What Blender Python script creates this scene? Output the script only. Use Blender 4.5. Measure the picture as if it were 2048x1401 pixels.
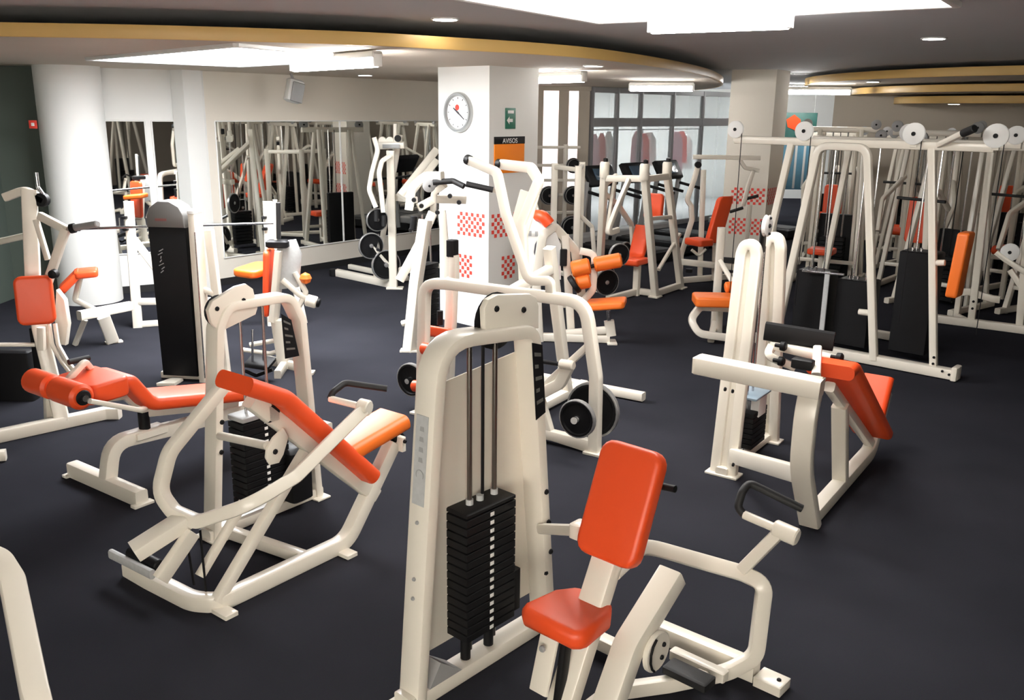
import bpy, bmesh, math, random
from mathutils import Vector as V, Matrix
random.seed(7)
for o in list(bpy.data.objects): bpy.data.objects.remove(o)
SC = bpy.context.scene
COL = SC.collection

# ------------------------------------------------------------------ camera, world, exposure
FPX, CX, CY, EYE = 1800.0, 1024.0, 700.5, 2.3
PITCH = math.atan(480 / FPX); ROLL = 0.012
cam_d = bpy.data.cameras.new('camera'); cam = bpy.data.objects.new('camera', cam_d); COL.objects.link(cam)
cam_d.sensor_fit = 'HORIZONTAL'; cam_d.sensor_width = 36; cam_d.lens = FPX * 36 / 2048
cam_d.clip_start = 0.05; cam_d.clip_end = 200
cam.location = (0, 0, EYE)
cam.rotation_euler = (Matrix.Rotation(math.pi / 2 - PITCH, 4, 'X') @ Matrix.Rotation(ROLL, 4, 'Z')).to_euler()
SC.camera = cam
SC.view_settings.view_transform = 'Standard'; SC.view_settings.look = 'None'
SC.view_settings.gamma = 1.0; SC.view_settings.use_curve_mapping = False
SC.view_settings.exposure = 0.0
PANEL_A, PANEL_B, TUBE_E, SPOT_E = 31.0, 8.5, 80.0, 30.0       # light panels, tubes, downlights (emission strength)
world = bpy.data.worlds.new('world'); SC.world = world; world.use_nodes = True
world.node_tree.nodes['Background'].inputs[0].default_value = (1.0, 0.93, 0.82, 1)
world.node_tree.nodes['Background'].inputs[1].default_value = 17.0

# ------------------------------------------------------------------ measuring helpers (photo pixel -> place in the room)
def ray(u, v):
    a, b = (u - CX) / FPX, (v - CY) / FPX
    c, s = math.cos(ROLL), math.sin(ROLL)
    a, b = a * c + b * s, -a * s + b * c
    ct, st = math.cos(PITCH), math.sin(PITCH)
    return V((a, ct - b * st, -st - b * ct))
EY = V((0, 0, EYE))
def G(u, v, z=0.0):
    d = ray(u, v); return EY + d * ((z - EYE) / d.z)
def DP(u, v, Y):
    d = ray(u, v); return EY + d * (Y / d.y)
class PL:
    """vertical working plane of a machine: s along e, off along n (to its right), z up"""
    def __init__(s, p, q):
        s.o = V((p[0], p[1], 0)); s.e = V((q[0] - p[0], q[1] - p[1], 0)).normalized(); s.n = V((s.e.y, -s.e.x, 0))
    def __call__(s, a, off, z): return s.o + s.e * a + s.n * off + V((0, 0, z))
    def w(s, u, v, off=0.0):
        d = ray(u, v); t = ((s.o + s.n * off - EY).dot(s.n)) / d.dot(s.n); return EY + d * t
    def sz(s, u, v, off=0.0):
        p = s.w(u, v, off); return (p - s.o).dot(s.e), p.z
    def so(s, u, v, z):
        p = G(u, v, z) - s.o; return p.dot(s.e), p.dot(s.n)

# ------------------------------------------------------------------ materials
def nt(name):
    m = bpy.data.materials.new(name); m.use_nodes = True
    t = m.node_tree; return m, t, t.nodes['Principled BSDF']
def mat(name, col, rough=0.5, metal=0.0, var=0.06, scale=6.0, bump=0.0, bscale=200.0, coat=0.0, spec=None):
    m, t, b = nt(name)
    N, Lk = t.nodes, t.links
    tc = N.new('ShaderNodeTexCoord')
    no = N.new('ShaderNodeTexNoise'); no.inputs['Scale'].default_value = scale; no.inputs['Detail'].default_value = 4
    Lk.new(tc.outputs['Object'], no.inputs['Vector'])
    mx = N.new('ShaderNodeMix'); mx.data_type = 'RGBA'
    c = col
    mx.inputs[6].default_value = (c[0] * (1 - var), c[1] * (1 - var), c[2] * (1 - var), 1)
    mx.inputs[7].default_value = (min(1, c[0] * (1 + var)), min(1, c[1] * (1 + var)), min(1, c[2] * (1 + var)), 1)
    Lk.new(no.outputs['Fac'], mx.inputs[0]); Lk.new(mx.outputs[2], b.inputs['Base Color'])
    b.inputs['Roughness'].default_value = rough; b.inputs['Metallic'].default_value = metal
    if spec is not None: b.inputs['Specular IOR Level'].default_value = spec
    if coat: b.inputs['Coat Weight'].default_value = coat; b.inputs['Coat Roughness'].default_value = 0.15
    if bump:
        n2 = N.new('ShaderNodeTexNoise'); n2.inputs['Scale'].default_value = bscale; n2.inputs['Detail'].default_value = 3
        Lk.new(tc.outputs['Object'], n2.inputs['Vector'])
        bp = N.new('ShaderNodeBump'); bp.inputs['Strength'].default_value = bump; bp.inputs['Distance'].default_value = 0.002
        Lk.new(n2.outputs['Fac'], bp.inputs['Height']); Lk.new(bp.outputs['Normal'], b.inputs['Normal'])
    return m
def emis(name, col, st):
    m, t, b = nt(name)
    b.inputs['Base Color'].default_value = (*col, 1); b.inputs['Emission Color'].default_value = (*col, 1)
    b.inputs['Emission Strength'].default_value = st; return m
WHITE = mat('machine_paint', (0.80, 0.75, 0.655), 0.32, 0, 0.03, 5, coat=0.3)
ORANGE = mat('orange_vinyl', (0.84, 0.085, 0.018), 0.42, 0, 0.05, 4, bump=0.15, bscale=350)
ORANGE2 = mat('light_orange_vinyl', (0.90, 0.185, 0.022), 0.42, 0, 0.05, 4, bump=0.15, bscale=350)
BLACK = mat('black_plastic', (0.008, 0.008, 0.009), 0.5, 0, 0.2, 9, spec=0.2)
RUBBER = mat('black_rubber_grip', (0.01, 0.01, 0.011), 0.6, 0, 0.2, 30, bump=0.2)
STEEL = mat('chrome_rod', (0.55, 0.55, 0.56), 0.22, 1.0, 0.05)
GREY = mat('grey_plastic', (0.33, 0.33, 0.33), 0.38, 0, 0.06)
IRON = mat('grey_iron_plate', (0.008, 0.008, 0.009), 0.5, 0.0, 0.15, 20, bump=0.2, spec=0.15)
IRONRIM = mat('worn_plate_rim', (0.34, 0.34, 0.34), 0.35, 0.6, 0.1, 20)
DECAL = mat('grey_decal', (0.48, 0.49, 0.49), 0.5, 0, 0.15, 40)
INK = mat('dark_print', (0.05, 0.05, 0.06), 0.6, 0, 0.1)
SIGNW = mat('white_print', (0.85, 0.85, 0.83), 0.5, 0, 0.03)
PLASTER = mat('white_plaster', (0.80, 0.80, 0.78), 0.85, 0, 0.02, 2, bump=0.1, bscale=60)
BEIGE = mat('beige_plaster', (0.52, 0.46, 0.385), 0.85, 0, 0.03, 2, bump=0.1, bscale=60)
DKGREEN = mat('shade_green_grey', (0.075, 0.095, 0.08), 0.7, 0, 0.1, 2)  # shade along the left edge put into the wall colour
CREAM = mat('cream_plaster', (0.74, 0.69, 0.61), 0.85, 0, 0.02, 2, bump=0.1, bscale=60)
CEILG = mat('grey_ceiling_paint', (0.55, 0.56, 0.58), 0.9, 0, 0.03, 1.5)
CEILL = mat('beige_ceiling_paint', (0.60, 0.53, 0.44), 0.9, 0, 0.03, 1.5)
WOODY = mat('golden_wood_edge', (0.62, 0.40, 0.13), 0.45, 0, 0.12, 3)
RED = mat('red_print', (0.75, 0.06, 0.04), 0.6, 0, 0.1)
GREEN = mat('dark_green_sign', (0.02, 0.14, 0.09), 0.5, 0, 0.1)
POSTER = mat('orange_poster', (0.95, 0.25, 0.01), 0.5, 0, 0.06, 3)
TEAL = mat('teal_print', (0.015, 0.09, 0.075), 0.5, 0, 0.2, 8)
BLUE = mat('light_blue_panel', (0.12, 0.30, 0.42), 0.5, 0, 0.2, 8)
PINK = mat('pink_fabric', (0.75, 0.35, 0.42), 0.7, 0, 0.2, 8)
BASEB = mat('black_skirting', (0.015, 0.015, 0.016), 0.5)
LAMPB = mat('white_lamp_body', (0.8, 0.8, 0.78), 0.4)
E_A = emis('light_panel_glow', (0.96, 0.98, 1.0), PANEL_A)
E_B = emis('skylight_glow', (1.0, 0.96, 0.91), PANEL_B)
E_T = emis('tube_glow', (1.0, 0.98, 0.95), TUBE_E)
E_S = emis('downlight_glow', (1.0, 0.95, 0.88), SPOT_E)
E_W = emis('daylight_window_glow', (1.0, 0.86, 0.86), 1.6)
def mirror_mat():
    m, t, b = nt('mirror_glass'); b.inputs['Base Color'].default_value = (0.9, 0.92, 0.9, 1)
    b.inputs['Metallic'].default_value = 1; b.inputs['Roughness'].default_value = 0.015; return m
MIRROR = mirror_mat()
def glass_mat():
    m, t, b = nt('partition_glass'); b.inputs['Base Color'].default_value = (0.72, 0.82, 0.85, 1)
    b.inputs['Roughness'].default_value = 0.08; b.inputs['Alpha'].default_value = 0.32; return m
GLASS = glass_mat()
def floor_mat():
    m, t, b = nt('charcoal_rubber_floor'); N, Lk = t.nodes, t.links
    tc = N.new('ShaderNodeTexCoord')
    n1 = N.new('ShaderNodeTexNoise'); n1.inputs['Scale'].default_value = 0.9; n1.inputs['Detail'].default_value = 5
    n2 = N.new('ShaderNodeTexNoise'); n2.inputs['Scale'].default_value = 260; n2.inputs['Detail'].default_value = 2
    for n in (n1, n2): Lk.new(tc.outputs['Object'], n.inputs['Vector'])
    r = N.new('ShaderNodeValToRGB'); r.color_ramp.elements[0].position = 0.3; r.color_ramp.elements[1].position = 0.75
    r.color_ramp.elements[0].color = (0.023, 0.0235, 0.029, 1); r.color_ramp.elements[1].color = (0.032, 0.0325, 0.040, 1)
    Lk.new(n1.outputs['Fac'], r.inputs['Fac'])
    mx = N.new('ShaderNodeMix'); mx.data_type = 'RGBA'; mx.blend_type = 'OVERLAY'; mx.inputs[0].default_value = 0.25
    Lk.new(r.outputs['Color'], mx.inputs[6]); Lk.new(n2.outputs['Color'], mx.inputs[7]); Lk.new(mx.outputs[2], b.inputs['Base Color'])
    rr = N.new('ShaderNodeMapRange'); rr.inputs['To Min'].default_value = 0.42; rr.inputs['To Max'].default_value = 0.56
    Lk.new(n1.outputs['Fac'], rr.inputs['Value']); Lk.new(rr.outputs['Result'], b.inputs['Roughness'])
    bp = N.new('ShaderNodeBump'); bp.inputs['Strength'].default_value = 0.25; bp.inputs['Distance'].default_value = 0.002
    Lk.new(n2.outputs['Fac'], bp.inputs['Height']); Lk.new(bp.outputs['Normal'], b.inputs['Normal'])
    b.inputs['Specular IOR Level'].default_value = 0.0
    return m
RODST = mat('dark_steel_rod', (0.22, 0.20, 0.18), 0.3, 1.0, 0.05)
FLOOR = floor_mat()

# ------------------------------------------------------------------ mesh builders
Z = V((0, 0, 1))
def fillet(pts, r, seg=6):
    pts = [V(p) for p in pts]
    if not r: return pts
    rs = r if isinstance(r, (list, tuple)) else [r] * len(pts)
    out = [pts[0]]
    for i in range(1, len(pts) - 1):
        p, a, b = pts[i], pts[i - 1], pts[i + 1]
        da, db = (a - p), (b - p); la, lb = da.length, db.length; da.normalize(); db.normalize()
        ang = da.angle(db)
        if ang > 3.05 or rs[i] <= 0: out.append(p); continue
        k = min(rs[i] / math.tan(ang / 2), la * .48, lb * .48)
        p0, p1 = p + da * k, p + db * k
        for j in range(seg + 1):
            t = j / seg; out.append(p0 * (1 - t) ** 2 + p * 2 * t * (1 - t) + p1 * t * t)
    out.append(pts[-1]); return out
def rect(w, h, c):
    c = min(c, w * .49, h * .49); k = c * .3
    P = []
    for sx, sy in ((1, 1), (-1, 1), (-1, -1), (1, -1)):
        x, y = sx * w / 2, sy * h / 2
        q = [(x, y - sy * c), (x - sx * k, y - sy * k), (x - sx * c, y)]
        if sx * sy < 0: q.reverse()
        P += q
    return P
def circ(r, n=12): return [(r * math.cos(2 * math.pi * i / n), r * math.sin(2 * math.pi * i / n)) for i in range(n)]
def rr(w, h, r, seg=4):
    P = []
    for cx, cy, a0 in ((w / 2 - r, h / 2 - r, 0), (-w / 2 + r, h / 2 - r, 90), (-w / 2 + r, -h / 2 + r, 180), (w / 2 - r, -h / 2 + r, 270)):
        for i in range(seg + 1):
            a = math.radians(a0 + 90 * i / seg); P.append((cx + r * math.cos(a), cy + r * math.sin(a)))
    return P
class B:
    def __init__(s): s.v = []; s.f = []
    def ring(s, loops, cap=True):
        k = len(s.v); n = len(loops[0])
        for L in loops: s.v += L
        for i in range(len(loops) - 1):
            for j in range(n):
                a, b = k + i * n + j, k + i * n + (j + 1) % n
                s.f.append((a, b, b + n, a + n))
        if cap:
            s.f.append(tuple(k + j for j in reversed(range(n)))); m = k + (len(loops) - 1) * n
            s.f.append(tuple(m + j for j in range(n)))
        return s
    def sweep(s, pts, prof, side=None, r=0.0, seg=6, scale=None):
        pts = fillet(pts, r, seg); n = len(pts); loops = []
        T = []
        for i in range(n):
            t = (pts[min(i + 1, n - 1)] - pts[max(i - 1, 0)])
            if 0 < i < n - 1:
                t = (pts[i + 1] - pts[i]).normalized() + (pts[i] - pts[i - 1]).normalized()
            T.append(t.normalized())
        sd = V(side) if side is not None else (T[0].cross(Z) if abs(T[0].z) < .95 else V((1, 0, 0)))
        for i in range(n):
            base = V(side) if side is not None else sd
            x = base - T[i] * base.dot(T[i])
            if x.length < 1e-4: x = sd
            x.normalize(); sd = x; y = T[i].cross(x)
            k = scale(i / (n - 1)) if scale else 1.0
            loops.append([pts[i] + x * (p[0] * k) + y * (p[1] * k) for p in prof])
        return s.ring(loops)
    def tube(s, pts, w, h, side=None, r=0.05, c=0.012, seg=6): return s.sweep(pts, rect(w, h, c), side, r, seg)
    def rod(s, pts, rad, r=0.03, n=12, seg=6): return s.sweep(pts, circ(rad, n), None, r, seg)
    def box(s, c, ax, dims, ch=0.006):
        """box centred c, ax=(x,y,z axes), chamfered along its z"""
        x, y, z = [V(a).normalized() for a in ax]; c = V(c)
        P = rect(dims[0], dims[1], ch); h = dims[2] / 2
        k = max(0.0, 1 - 2 * ch / max(dims[0], 1e-6)); k2 = max(0.0, 1 - 2 * ch / max(dims[1], 1e-6))
        lv = [(-h, k, k2), (-h + ch * .7, 1, 1), (h - ch * .7, 1, 1), (h, k, k2)]
        return s.ring([[c + x * (p[0] * a) + y * (p[1] * b) + z * q for p in P] for q, a, b in lv])
    def lathe(s, o, d, prof, n=20, cap=True):
        d = V(d).normalized(); o = V(o); x = d.orthogonal().normalized(); y = d.cross(x)
        return s.ring([[o + d * h + (x * math.cos(2 * math.pi * i / n) + y * math.sin(2 * math.pi * i / n)) * r for i in range(n)] for r, h in prof], cap)
    def cyl(s, a, b, r, n=14, ch=0.0):
        a, b = V(a), V(b); L = (b - a).length
        if ch: return s.lathe(a, b - a, [(r - ch, 0), (r, ch), (r, L - ch), (r - ch, L)], n)
        return s.lathe(a, b - a, [(r, 0), (r, L)], n)
    def prism(s, pts, d, ch=0.0):
        """extrude a planar world outline by vector d"""
        pts = [V(p) for p in pts]; d = V(d)
        if not ch: return s.ring([pts, [p + d for p in pts]])
        cen = sum(pts, V()) / len(pts); dn = d.normalized(); L = d.length
        def sh(h, k): 
            return [p + dn * h + (cen - p).normalized() * k for p in pts]
        return s.ring([sh(0, ch), sh(ch * .3, ch * .3), sh(ch, 0), sh(L - ch, 0), sh(L - ch * .3, ch * .3), sh(L, ch)])
    def quad(s, *p):
        k = len(s.v); s.v += [V(q) for q in p]; s.f.append(tuple(range(k, k + len(p)))); return s

ORG = {}
def mk(name, b, m, parent=None, ang=38, org=None):
    o0 = ORG[parent.name] if parent is not None else V(org or (0, 0, 0))
    me = bpy.data.meshes.new(name)
    me.from_pydata([tuple(V(v) - o0) for v in b.v], [], b.f); me.materials.append(m)
    bm = bmesh.new(); bm.from_mesh(me); bmesh.ops.recalc_face_normals(bm, faces=bm.faces); bm.to_mesh(me); bm.free()
    me.polygons.foreach_set('use_smooth', [True] * len(me.polygons)); me.set_sharp_from_angle(angle=math.radians(ang))
    o = bpy.data.objects.new(name, me); COL.objects.link(o)
    if parent is not None: o.parent = parent
    else: o.location = o0
    ORG[o.name] = o0
    return o
def tag(o, label=None, cat=None, group=None, kind=None):
    if label: o['label'] = label
    if cat: o['category'] = cat
    if group: o['group'] = group
    if kind: o['kind'] = kind
    return o
def thing(name, label, cat, loc, group=None):
    o = bpy.data.objects.new(name, None); COL.objects.link(o); o.location = V(loc); o.empty_display_size = .1
    ORG[o.name] = V(loc); return tag(o, label, cat, group)
def struct(name, b, m, parent=None, ang=30): 
    o = mk(name, b, m, parent, ang)
    if parent is None: o['kind'] = 'structure'
    return o
def copy_tree(o, parent=None):
    c = o.copy(); COL.objects.link(c); c.parent = parent
    for ch in list(o.children): copy_tree(ch, c)
    return c
def pad(name, c, ax, outline, th, m, parent, bev=0.022, label=None, bend=None):
    """upholstered pad: 2D outline in (x,y) of ax, thickness th along z, soft edges"""
    x, y, z = [V(a).normalized() for a in ax]; c = V(c)
    bv = min(bev, th * .45)
    def inset(P, k):
        cx = sum(p[0] for p in P) / len(P); cy = sum(p[1] for p in P) / len(P); out = []
        n = len(P)
        for i in range(n):
            a, b, q = P[i - 1], P[(i + 1) % n], P[i]
            tx, ty = b[0] - a[0], b[1] - a[1]; L = math.hypot(tx, ty) or 1
            nx, ny = -ty / L, tx / L
            if (cx - q[0]) * nx + (cy - q[1]) * ny < 0: nx, ny = -nx, -ny
            out.append((q[0] + nx * k, q[1] + ny * k))
        return out
    lv = []
    for i in range(5):
        a = math.pi / 2 * i / 4; lv.append((-th / 2 + bv * (1 - math.sin(a)), bv * (1 - math.cos(a))))
    lv = list(reversed(lv)); lv = [(-th / 2 + bv * (1 - math.sin(math.pi / 2 * i / 4)), bv * (1 - math.cos(math.pi / 2 * i / 4))) for i in range(4, -1, -1)]
    lv += [(-h, k) for h, k in reversed(lv)]
    loops = []
    for h, k in lv:
        P = inset(outline, k)
        L = []
        for p in P:
            q = c + x * p[0] + y * p[1] + z * h
            if bend: q += z * bend(p[0], p[1])
            L.append(q)
        loops.append(L)
    b = B(); b.ring(loops)
    o = mk(name, b, m, parent, 60)
    if label: o['label'] = label
    return o
def bolts(parent, pts, d, r=0.011, m=None, name='bolt'):
    d = V(d).normalized()
    for p in pts:
        mk(name, B().lathe(V(p) - d * .004, d, [(r, 0), (r, .008), (r * .7, .012), (r * .3, .012)], 8), m or BLACK, parent)
def pulley(name, c, d, r, th, m, parent):
    b = B(); d = V(d).normalized()
    b.lathe(V(c) - d * th / 2, d, [(r * .9, 0), (r, th * .12), (r * .86, th * .45), (r * .86, th * .55), (r, th * .88), (r * .9, th)], 24)
    o = mk(name, b, m, parent)
    mk('axle', B().lathe(V(c) - d * (th / 2 + .008), d, [(r * .2, 0), (r * .2, th + .016)], 10), BLACK if m is not BLACK else STEEL, o)
    return o
def plate(parent, c, d, r, th=0.035, name='weight_disc', top=False, label=None, holes=True):
    """cast iron disc with a rim, a hub and three slots suggested by raised grips"""
    d = V(d).normalized(); c = V(c); 
    b = B().lathe(c - d * th / 2, d, [(r * .16, 0), (r * .2, th * .2), (r * .28, th * .25), (r * .78, th * .3), (r * .84, 0), (r * .97, 0), (r, th * .12), (r, th * .88), (r * .97, th), (r * .84, th), (r * .78, th * .7), (r * .28, th * .75), (r * .2, th * .8), (r * .16, th)], 28)
    o = mk(name, b, IRON, parent)
    mk('rim', B().lathe(c - d * th * .52, d, [(r * .93, 0), (r * .97, -.001), (r * 1.008, th * .12), (r * 1.008, th * .92), (r * .97, th * 1.04), (r * .93, th * 1.03)], 28, False), IRONRIM, o)
    mk('hub', B().lathe(c - d * (th / 2 + .006), d, [(r * .1, 0), (r * .16, .004), (r * .16, th + .008), (r * .1, th + .012)], 14), IRONRIM, o)
    return o
def decal_text(name, body, c, ax, size, m, parent, thick=0.001):
    """lettering as a thin flat mesh; ax = (x right, y up, z out)"""
    cu = bpy.data.curves.new(name, 'FONT'); cu.body = body; cu.size = size; cu.extrude = thick; cu.align_x = 'CENTER'; cu.align_y = 'CENTER'
    t = bpy.data.objects.new(name + '_tmp', cu); COL.objects.link(t)
    dg = bpy.context.evaluated_depsgraph_get(); me = bpy.data.meshes.new_from_object(t.evaluated_get(dg))
    bpy.data.objects.remove(t)
    x, y, z = [V(a).normalized() for a in ax]
    o0 = ORG[parent.name]
    M = Matrix(((x.x, y.x, z.x, c[0] - o0.x), (x.y, y.y, z.y, c[1] - o0.y), (x.z, y.z, z.z, c[2] - o0.z), (0, 0, 0, 1)))
    me.transform(M); me.materials.clear(); me.materials.append(m)
    o = bpy.data.objects.new(name, me); COL.objects.link(o); o.parent = parent; ORG[o.name] = o0
    return o
X1, Y1 = V((1, 0, 0)), V((0, 1, 0))

# ================================================================== the setting
ZL, ZU, FASC = 2.73, 2.92, 0.085
def slab(name, poly, z0, z1, m, ang=30):
    b = B(); b.prism([V((x, y, z0)) for x, y in poly], (0, 0, z1 - z0)); return struct(name, b, m, ang=ang)
slab('floor', [(-6.6, -3), (11, -3), (11, 27), (-6.6, 27)], -0.1, 0, FLOOR)
slab('ceiling', [(-6.6, -3), (11, -3), (11, 27), (-6.6, 27)], ZU, ZU + .12, CEILG)
def wallseg(name, p, q, z0, z1, m, th=0.15, parent=None):
    p, q = V((*p, 0)), V((*q, 0)); e = (q - p).normalized(); n = V((e.y, -e.x, 0))
    b = B().prism([p + Z * z0, q + Z * z0, q - n * th + Z * z0, p - n * th + Z * z0], Z * (z1 - z0))
    return struct(name, b, m, parent)
def skirting(name, p, q, m=BASEB, h=0.09):
    p, q = V((*p, 0)), V((*q, 0)); e = (q - p).normalized(); n = V((e.y, -e.x, 0))
    b = B().prism([p, q, q + n * .015, p + n * .015], Z * h); return struct(name, b, m)
WA, WB_, WC = (-5.26, 10.98), (-3.91, 11.75), (0.05, 16.85)
wallseg('wall_left', (-6.1, -3), (-6.1, 10.9), 0, ZU, DKGREEN)
wallseg('wall_left_return', (-6.1, 10.85), WA, 0, ZU, DKGREEN)
wallseg('wall_mirror_side', WA, WB_, 0, ZU, PLASTER)
wallseg('wall_mirror_main', WB_, WC, 0, ZU, CREAM)
skirting('baseboard_left', (-5.0, 11.13), WB_); skirting('baseboard_main', WB_, WC)
wallseg('wall_rear_right', (10.5, -3), (1.1, -3), 0, ZU, BEIGE)
wallseg('wall_added_window_sill', (1.1, -3), (-3.4, -3), 0, .85, BEIGE)  # unseen rear window opening, added so world light reaches the machine fronts
wallseg('wall_added_window_head', (1.1, -3), (-3.4, -3), 2.5, ZU, BEIGE)
for k, x in enumerate((-1.4,)): wallseg('wall_added_window_pier_%d' % k, (x + .5, -2.99), (x - .1, -2.99), .8, 2.55, BEIGE, .17)
wallseg('wall_right', (10.5, 14.2), (10.5, -3), 0, ZU, BEIGE)
wallseg('wall_rear', (-3.4, -3), (-6.1, -3), 0, ZU, PLASTER)
wallseg('wall_back', (5.98, 17.5), (10.6, 14.1), 0, ZU, BEIGE)
wallseg('wall_far', (0, 25.5), (11, 25.5), 0, ZU, PLASTER)
wallseg('wall_far_side', (0.05, 17.0), (0.05, 25.5), 0, ZU, PLASTER)
wallseg('wall_far_return', (10.9, 25.5), (10.9, 14.0), 0, ZU, CREAM)

# dropped ceiling on the left: a big curved slab with a golden wood edge
curve = [(-6.5, 6.15), (-5.0, 6.1), (-3.4, 6.2), (-2.26, 6.3), (-1.15, 6.6), (-.57, 6.95), (.14, 7.45), (.72, 8.1), (1.5, 9.5), (2.15, 11.0), (2.6, 12.3), (3.15, 14.3), (3.5, 16.2), (3.6, 18), (3.3, 20.5), (2.6, 22.5)]
def smooth(P, k=6):
    out = []
    for i in range(len(P) - 1):
        a, b, c, d = [V((*P[max(0, min(len(P) - 1, j))], 0)) for j in (i - 1, i, i + 1, i + 2)]
        for j in range(k):
            t = j / k
            out.append(0.5 * ((2 * b) + (c - a) * t + (2 * a - 5 * b + 4 * c - d) * t * t + (3 * b - a - 3 * c + d) * t ** 3))
    out.append(V((*P[-1], 0))); return [(p.x, p.y) for p in out]
cs = smooth(curve)
body = cs + [(0.1, 22.5), (0.0, 17.0), WC, WB_, WA, (-6.4, 10.98)]
slab('ceiling_dropped', body, ZL, ZL + FASC - .01, CEILL)
def fascia(name, cs, z0, z1, th=0.03, m=WOODY):
    b = B(); b.sweep([V((x, y, (z0 + z1) / 2)) for x, y in cs], rect(th, z1 - z0, .004), None); return struct(name, b, m)
fascia('trim_1', cs, ZL - .004, ZL + FASC)
# stacked curved ceiling rings on the right
def ringslab(cx, cy, rx, ry, z0, z1, name, tname):
    P = [(cx + rx * math.cos(math.radians(a)), cy + ry * math.sin(math.radians(a))) for a in range(90, 331, 4)]
    slab(name, P, z0 + .004, z1 - .004, CEILL); fascia(tname, P, z0, z1)
ringslab(7.0, 14.0, 2.4, 3.8, 2.755, 2.86, 'ceiling_ring_upper', 'trim_2')
ringslab(7.6, 15.0, 1.95, 2.9, 2.62, 2.72, 'ceiling_ring_middle', 'trim_3')
ringslab(8.2, 15.4, 1.75, 2.1, 2.48, 2.59, 'ceiling_ring_lower', 'trim_4')

# columns
def column(name, N, Lc, R, m, ztop=ZU):
    N, Lc, R = [V((*p, 0)) for p in (N, Lc, R)]; F = Lc + R - N
    b = B().prism([N, R, F, Lc], Z * ztop); o = struct(name, b, m)
    return o
COLN, COLL, COLR = (-.26, 9.45), (-.82, 9.98), (.25, 10.0)
col1 = column('wall_column_centre', COLN, COLL, COLR, PLASTER)
P2N, P2L, P2R = (3.82, 13.75), (3.22, 14.0), (4.16, 14.25)
col2 = column('wall_column_right', P2N, P2L, P2R, CREAM)
b = B().lathe((-5.13, 10.75, 0), Z, [(.355, 0), (.355, ZL)], 40); struct('wall_column_round', b, PLASTER)
column('wall_post_white', (-4.05, 11.42), (-4.24, 11.53), (-3.9, 11.66), PLASTER, ZL)

# checker bands printed on the columns (flat print, thin red squares)
def checker(parent, N, Q, z0, rows, cols, s0, sq=0.042, fade=0.0):
    N, Q = V((*N, 0)), V((*Q, 0)); e = (Q - N).normalized(); n = V((-e.y, e.x, 0))
    if n.y > 0: n = -n
    b = B()
    for i in range(rows):
        for j in range(cols):
            if (i + j) % 2 or random.random() < fade * j / cols: continue
            p = N + e * (s0 + j * sq) + Z * (z0 - i * sq) + n * .003
            b.prism([p, p + e * sq * .92, p + e * sq * .92 + Z * sq * .92, p + Z * sq * .92], n * .001)
    mk('checker_print', b, RED, parent)
checker(col1, COLN, COLL, 1.20, 6, 10, .06); checker(col1, COLN, COLR, 1.20, 6, 9, .04)
checker(col1, COLN, COLL, .74, 6, 6, .25); checker(col1, COLN, COLR, .74, 6, 5, .2); checker(col1, COLN, COLR, .74, 6, 3, .55)
checker(col2, P2N, P2L, 1.16, 6, 12, .03); checker(col2, P2N, P2R, 1.16, 6, 11, .03)
checker(col2, P2N, P2L, .70, 6, 12, .03); checker(col2, P2N, P2R, .70, 6, 11, .03)
skirting('baseboard_column_right', P2L, P2N, h=.12)

# ------------------------------------------------------------------ light fittings
def light_panel(name, pts, z, m, label):
    pts = [V((p[0], p[1], z)) for p in pts]; c = sum(pts, V()) / 4
    t = thing(name, label, 'light', (c.x, c.y, z))
    mk('diffuser', B().prism(pts, Z * -.012), m, t)
    fr = B()
    for i in range(4):
        a, b2 = pts[i], pts[(i + 1) % 4]; fr.tube([a, b2], .05, .05, r=0)
    mk('frame', fr, LAMPB, t)
light_panel('light_panel', [G(175, 115, ZL), G(472, 86, ZL), G(750, 113, ZL), G(482, 129, ZL)], ZL - .005, E_A, 'large glowing rectangular panel in the dropped beige ceiling at left')
light_panel('light_panel', [G(1195, 40, ZU), G(1915, 5, ZU), G(1915, 5, ZU) - V((1.2, 1.8, 0)), G(1195, 40, ZU) - V((1.2, 1.8, 0))], ZU - .005, E_B, 'large bright white panel in the grey ceiling above the front machines')
def tube_light(p, q, label, r=0.035, shade=True):
    p, q = V(p), V(q); d = (q - p).normalized(); s = d.cross(Z).normalized()
    t = thing('tube_light', label, 'light', (p + q) / 2, 'fluorescent tube fittings under the ceilings')
    mk('housing', B().tube([p + Z * .07, q + Z * .07], .09, .05, r=0), LAMPB, t)
    mk('tube', B().cyl(p + Z * .01, q + Z * .01, r, 12, .01), E_T, t)
    for a in (p, q): mk('end_cap', B().box(a + Z * .03, (s, d, Z), (.07, .03, .1)), LAMPB, t)
tube_light(G(1302, 60, 2.81), G(1580, 50, 2.81), 'long tube light beside the big white ceiling panel')
tube_light(G(588, 138, 2.625), G(755, 128, 2.625), 'tube light under the dropped ceiling left of the clock column')
tube_light(G(1000, 165, 2.625), G(1168, 160, 2.625), 'tube light half hidden behind the right side of the clock column')
tube_light(V((1.6, 13.1, 2.60)), V((2.45, 12.9, 2.60)), 'tube light under the right end of the dropped ceiling')
tube_light(V((4.35, 15.0, 2.62)), V((5.3, 14.8, 2.62)), 'tube light between the cream column and the stacked ceiling rings')
tube_light(V((5.7, 20.2, 2.82)), V((6.9, 20.2, 2.82)), 'tube light in the passage beyond the cream column')
tube_light(V((5.9, 22.5, 2.82)), V((7.6, 22.5, 2.82)), 'second tube light further down the passage beyond the cream column')
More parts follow.
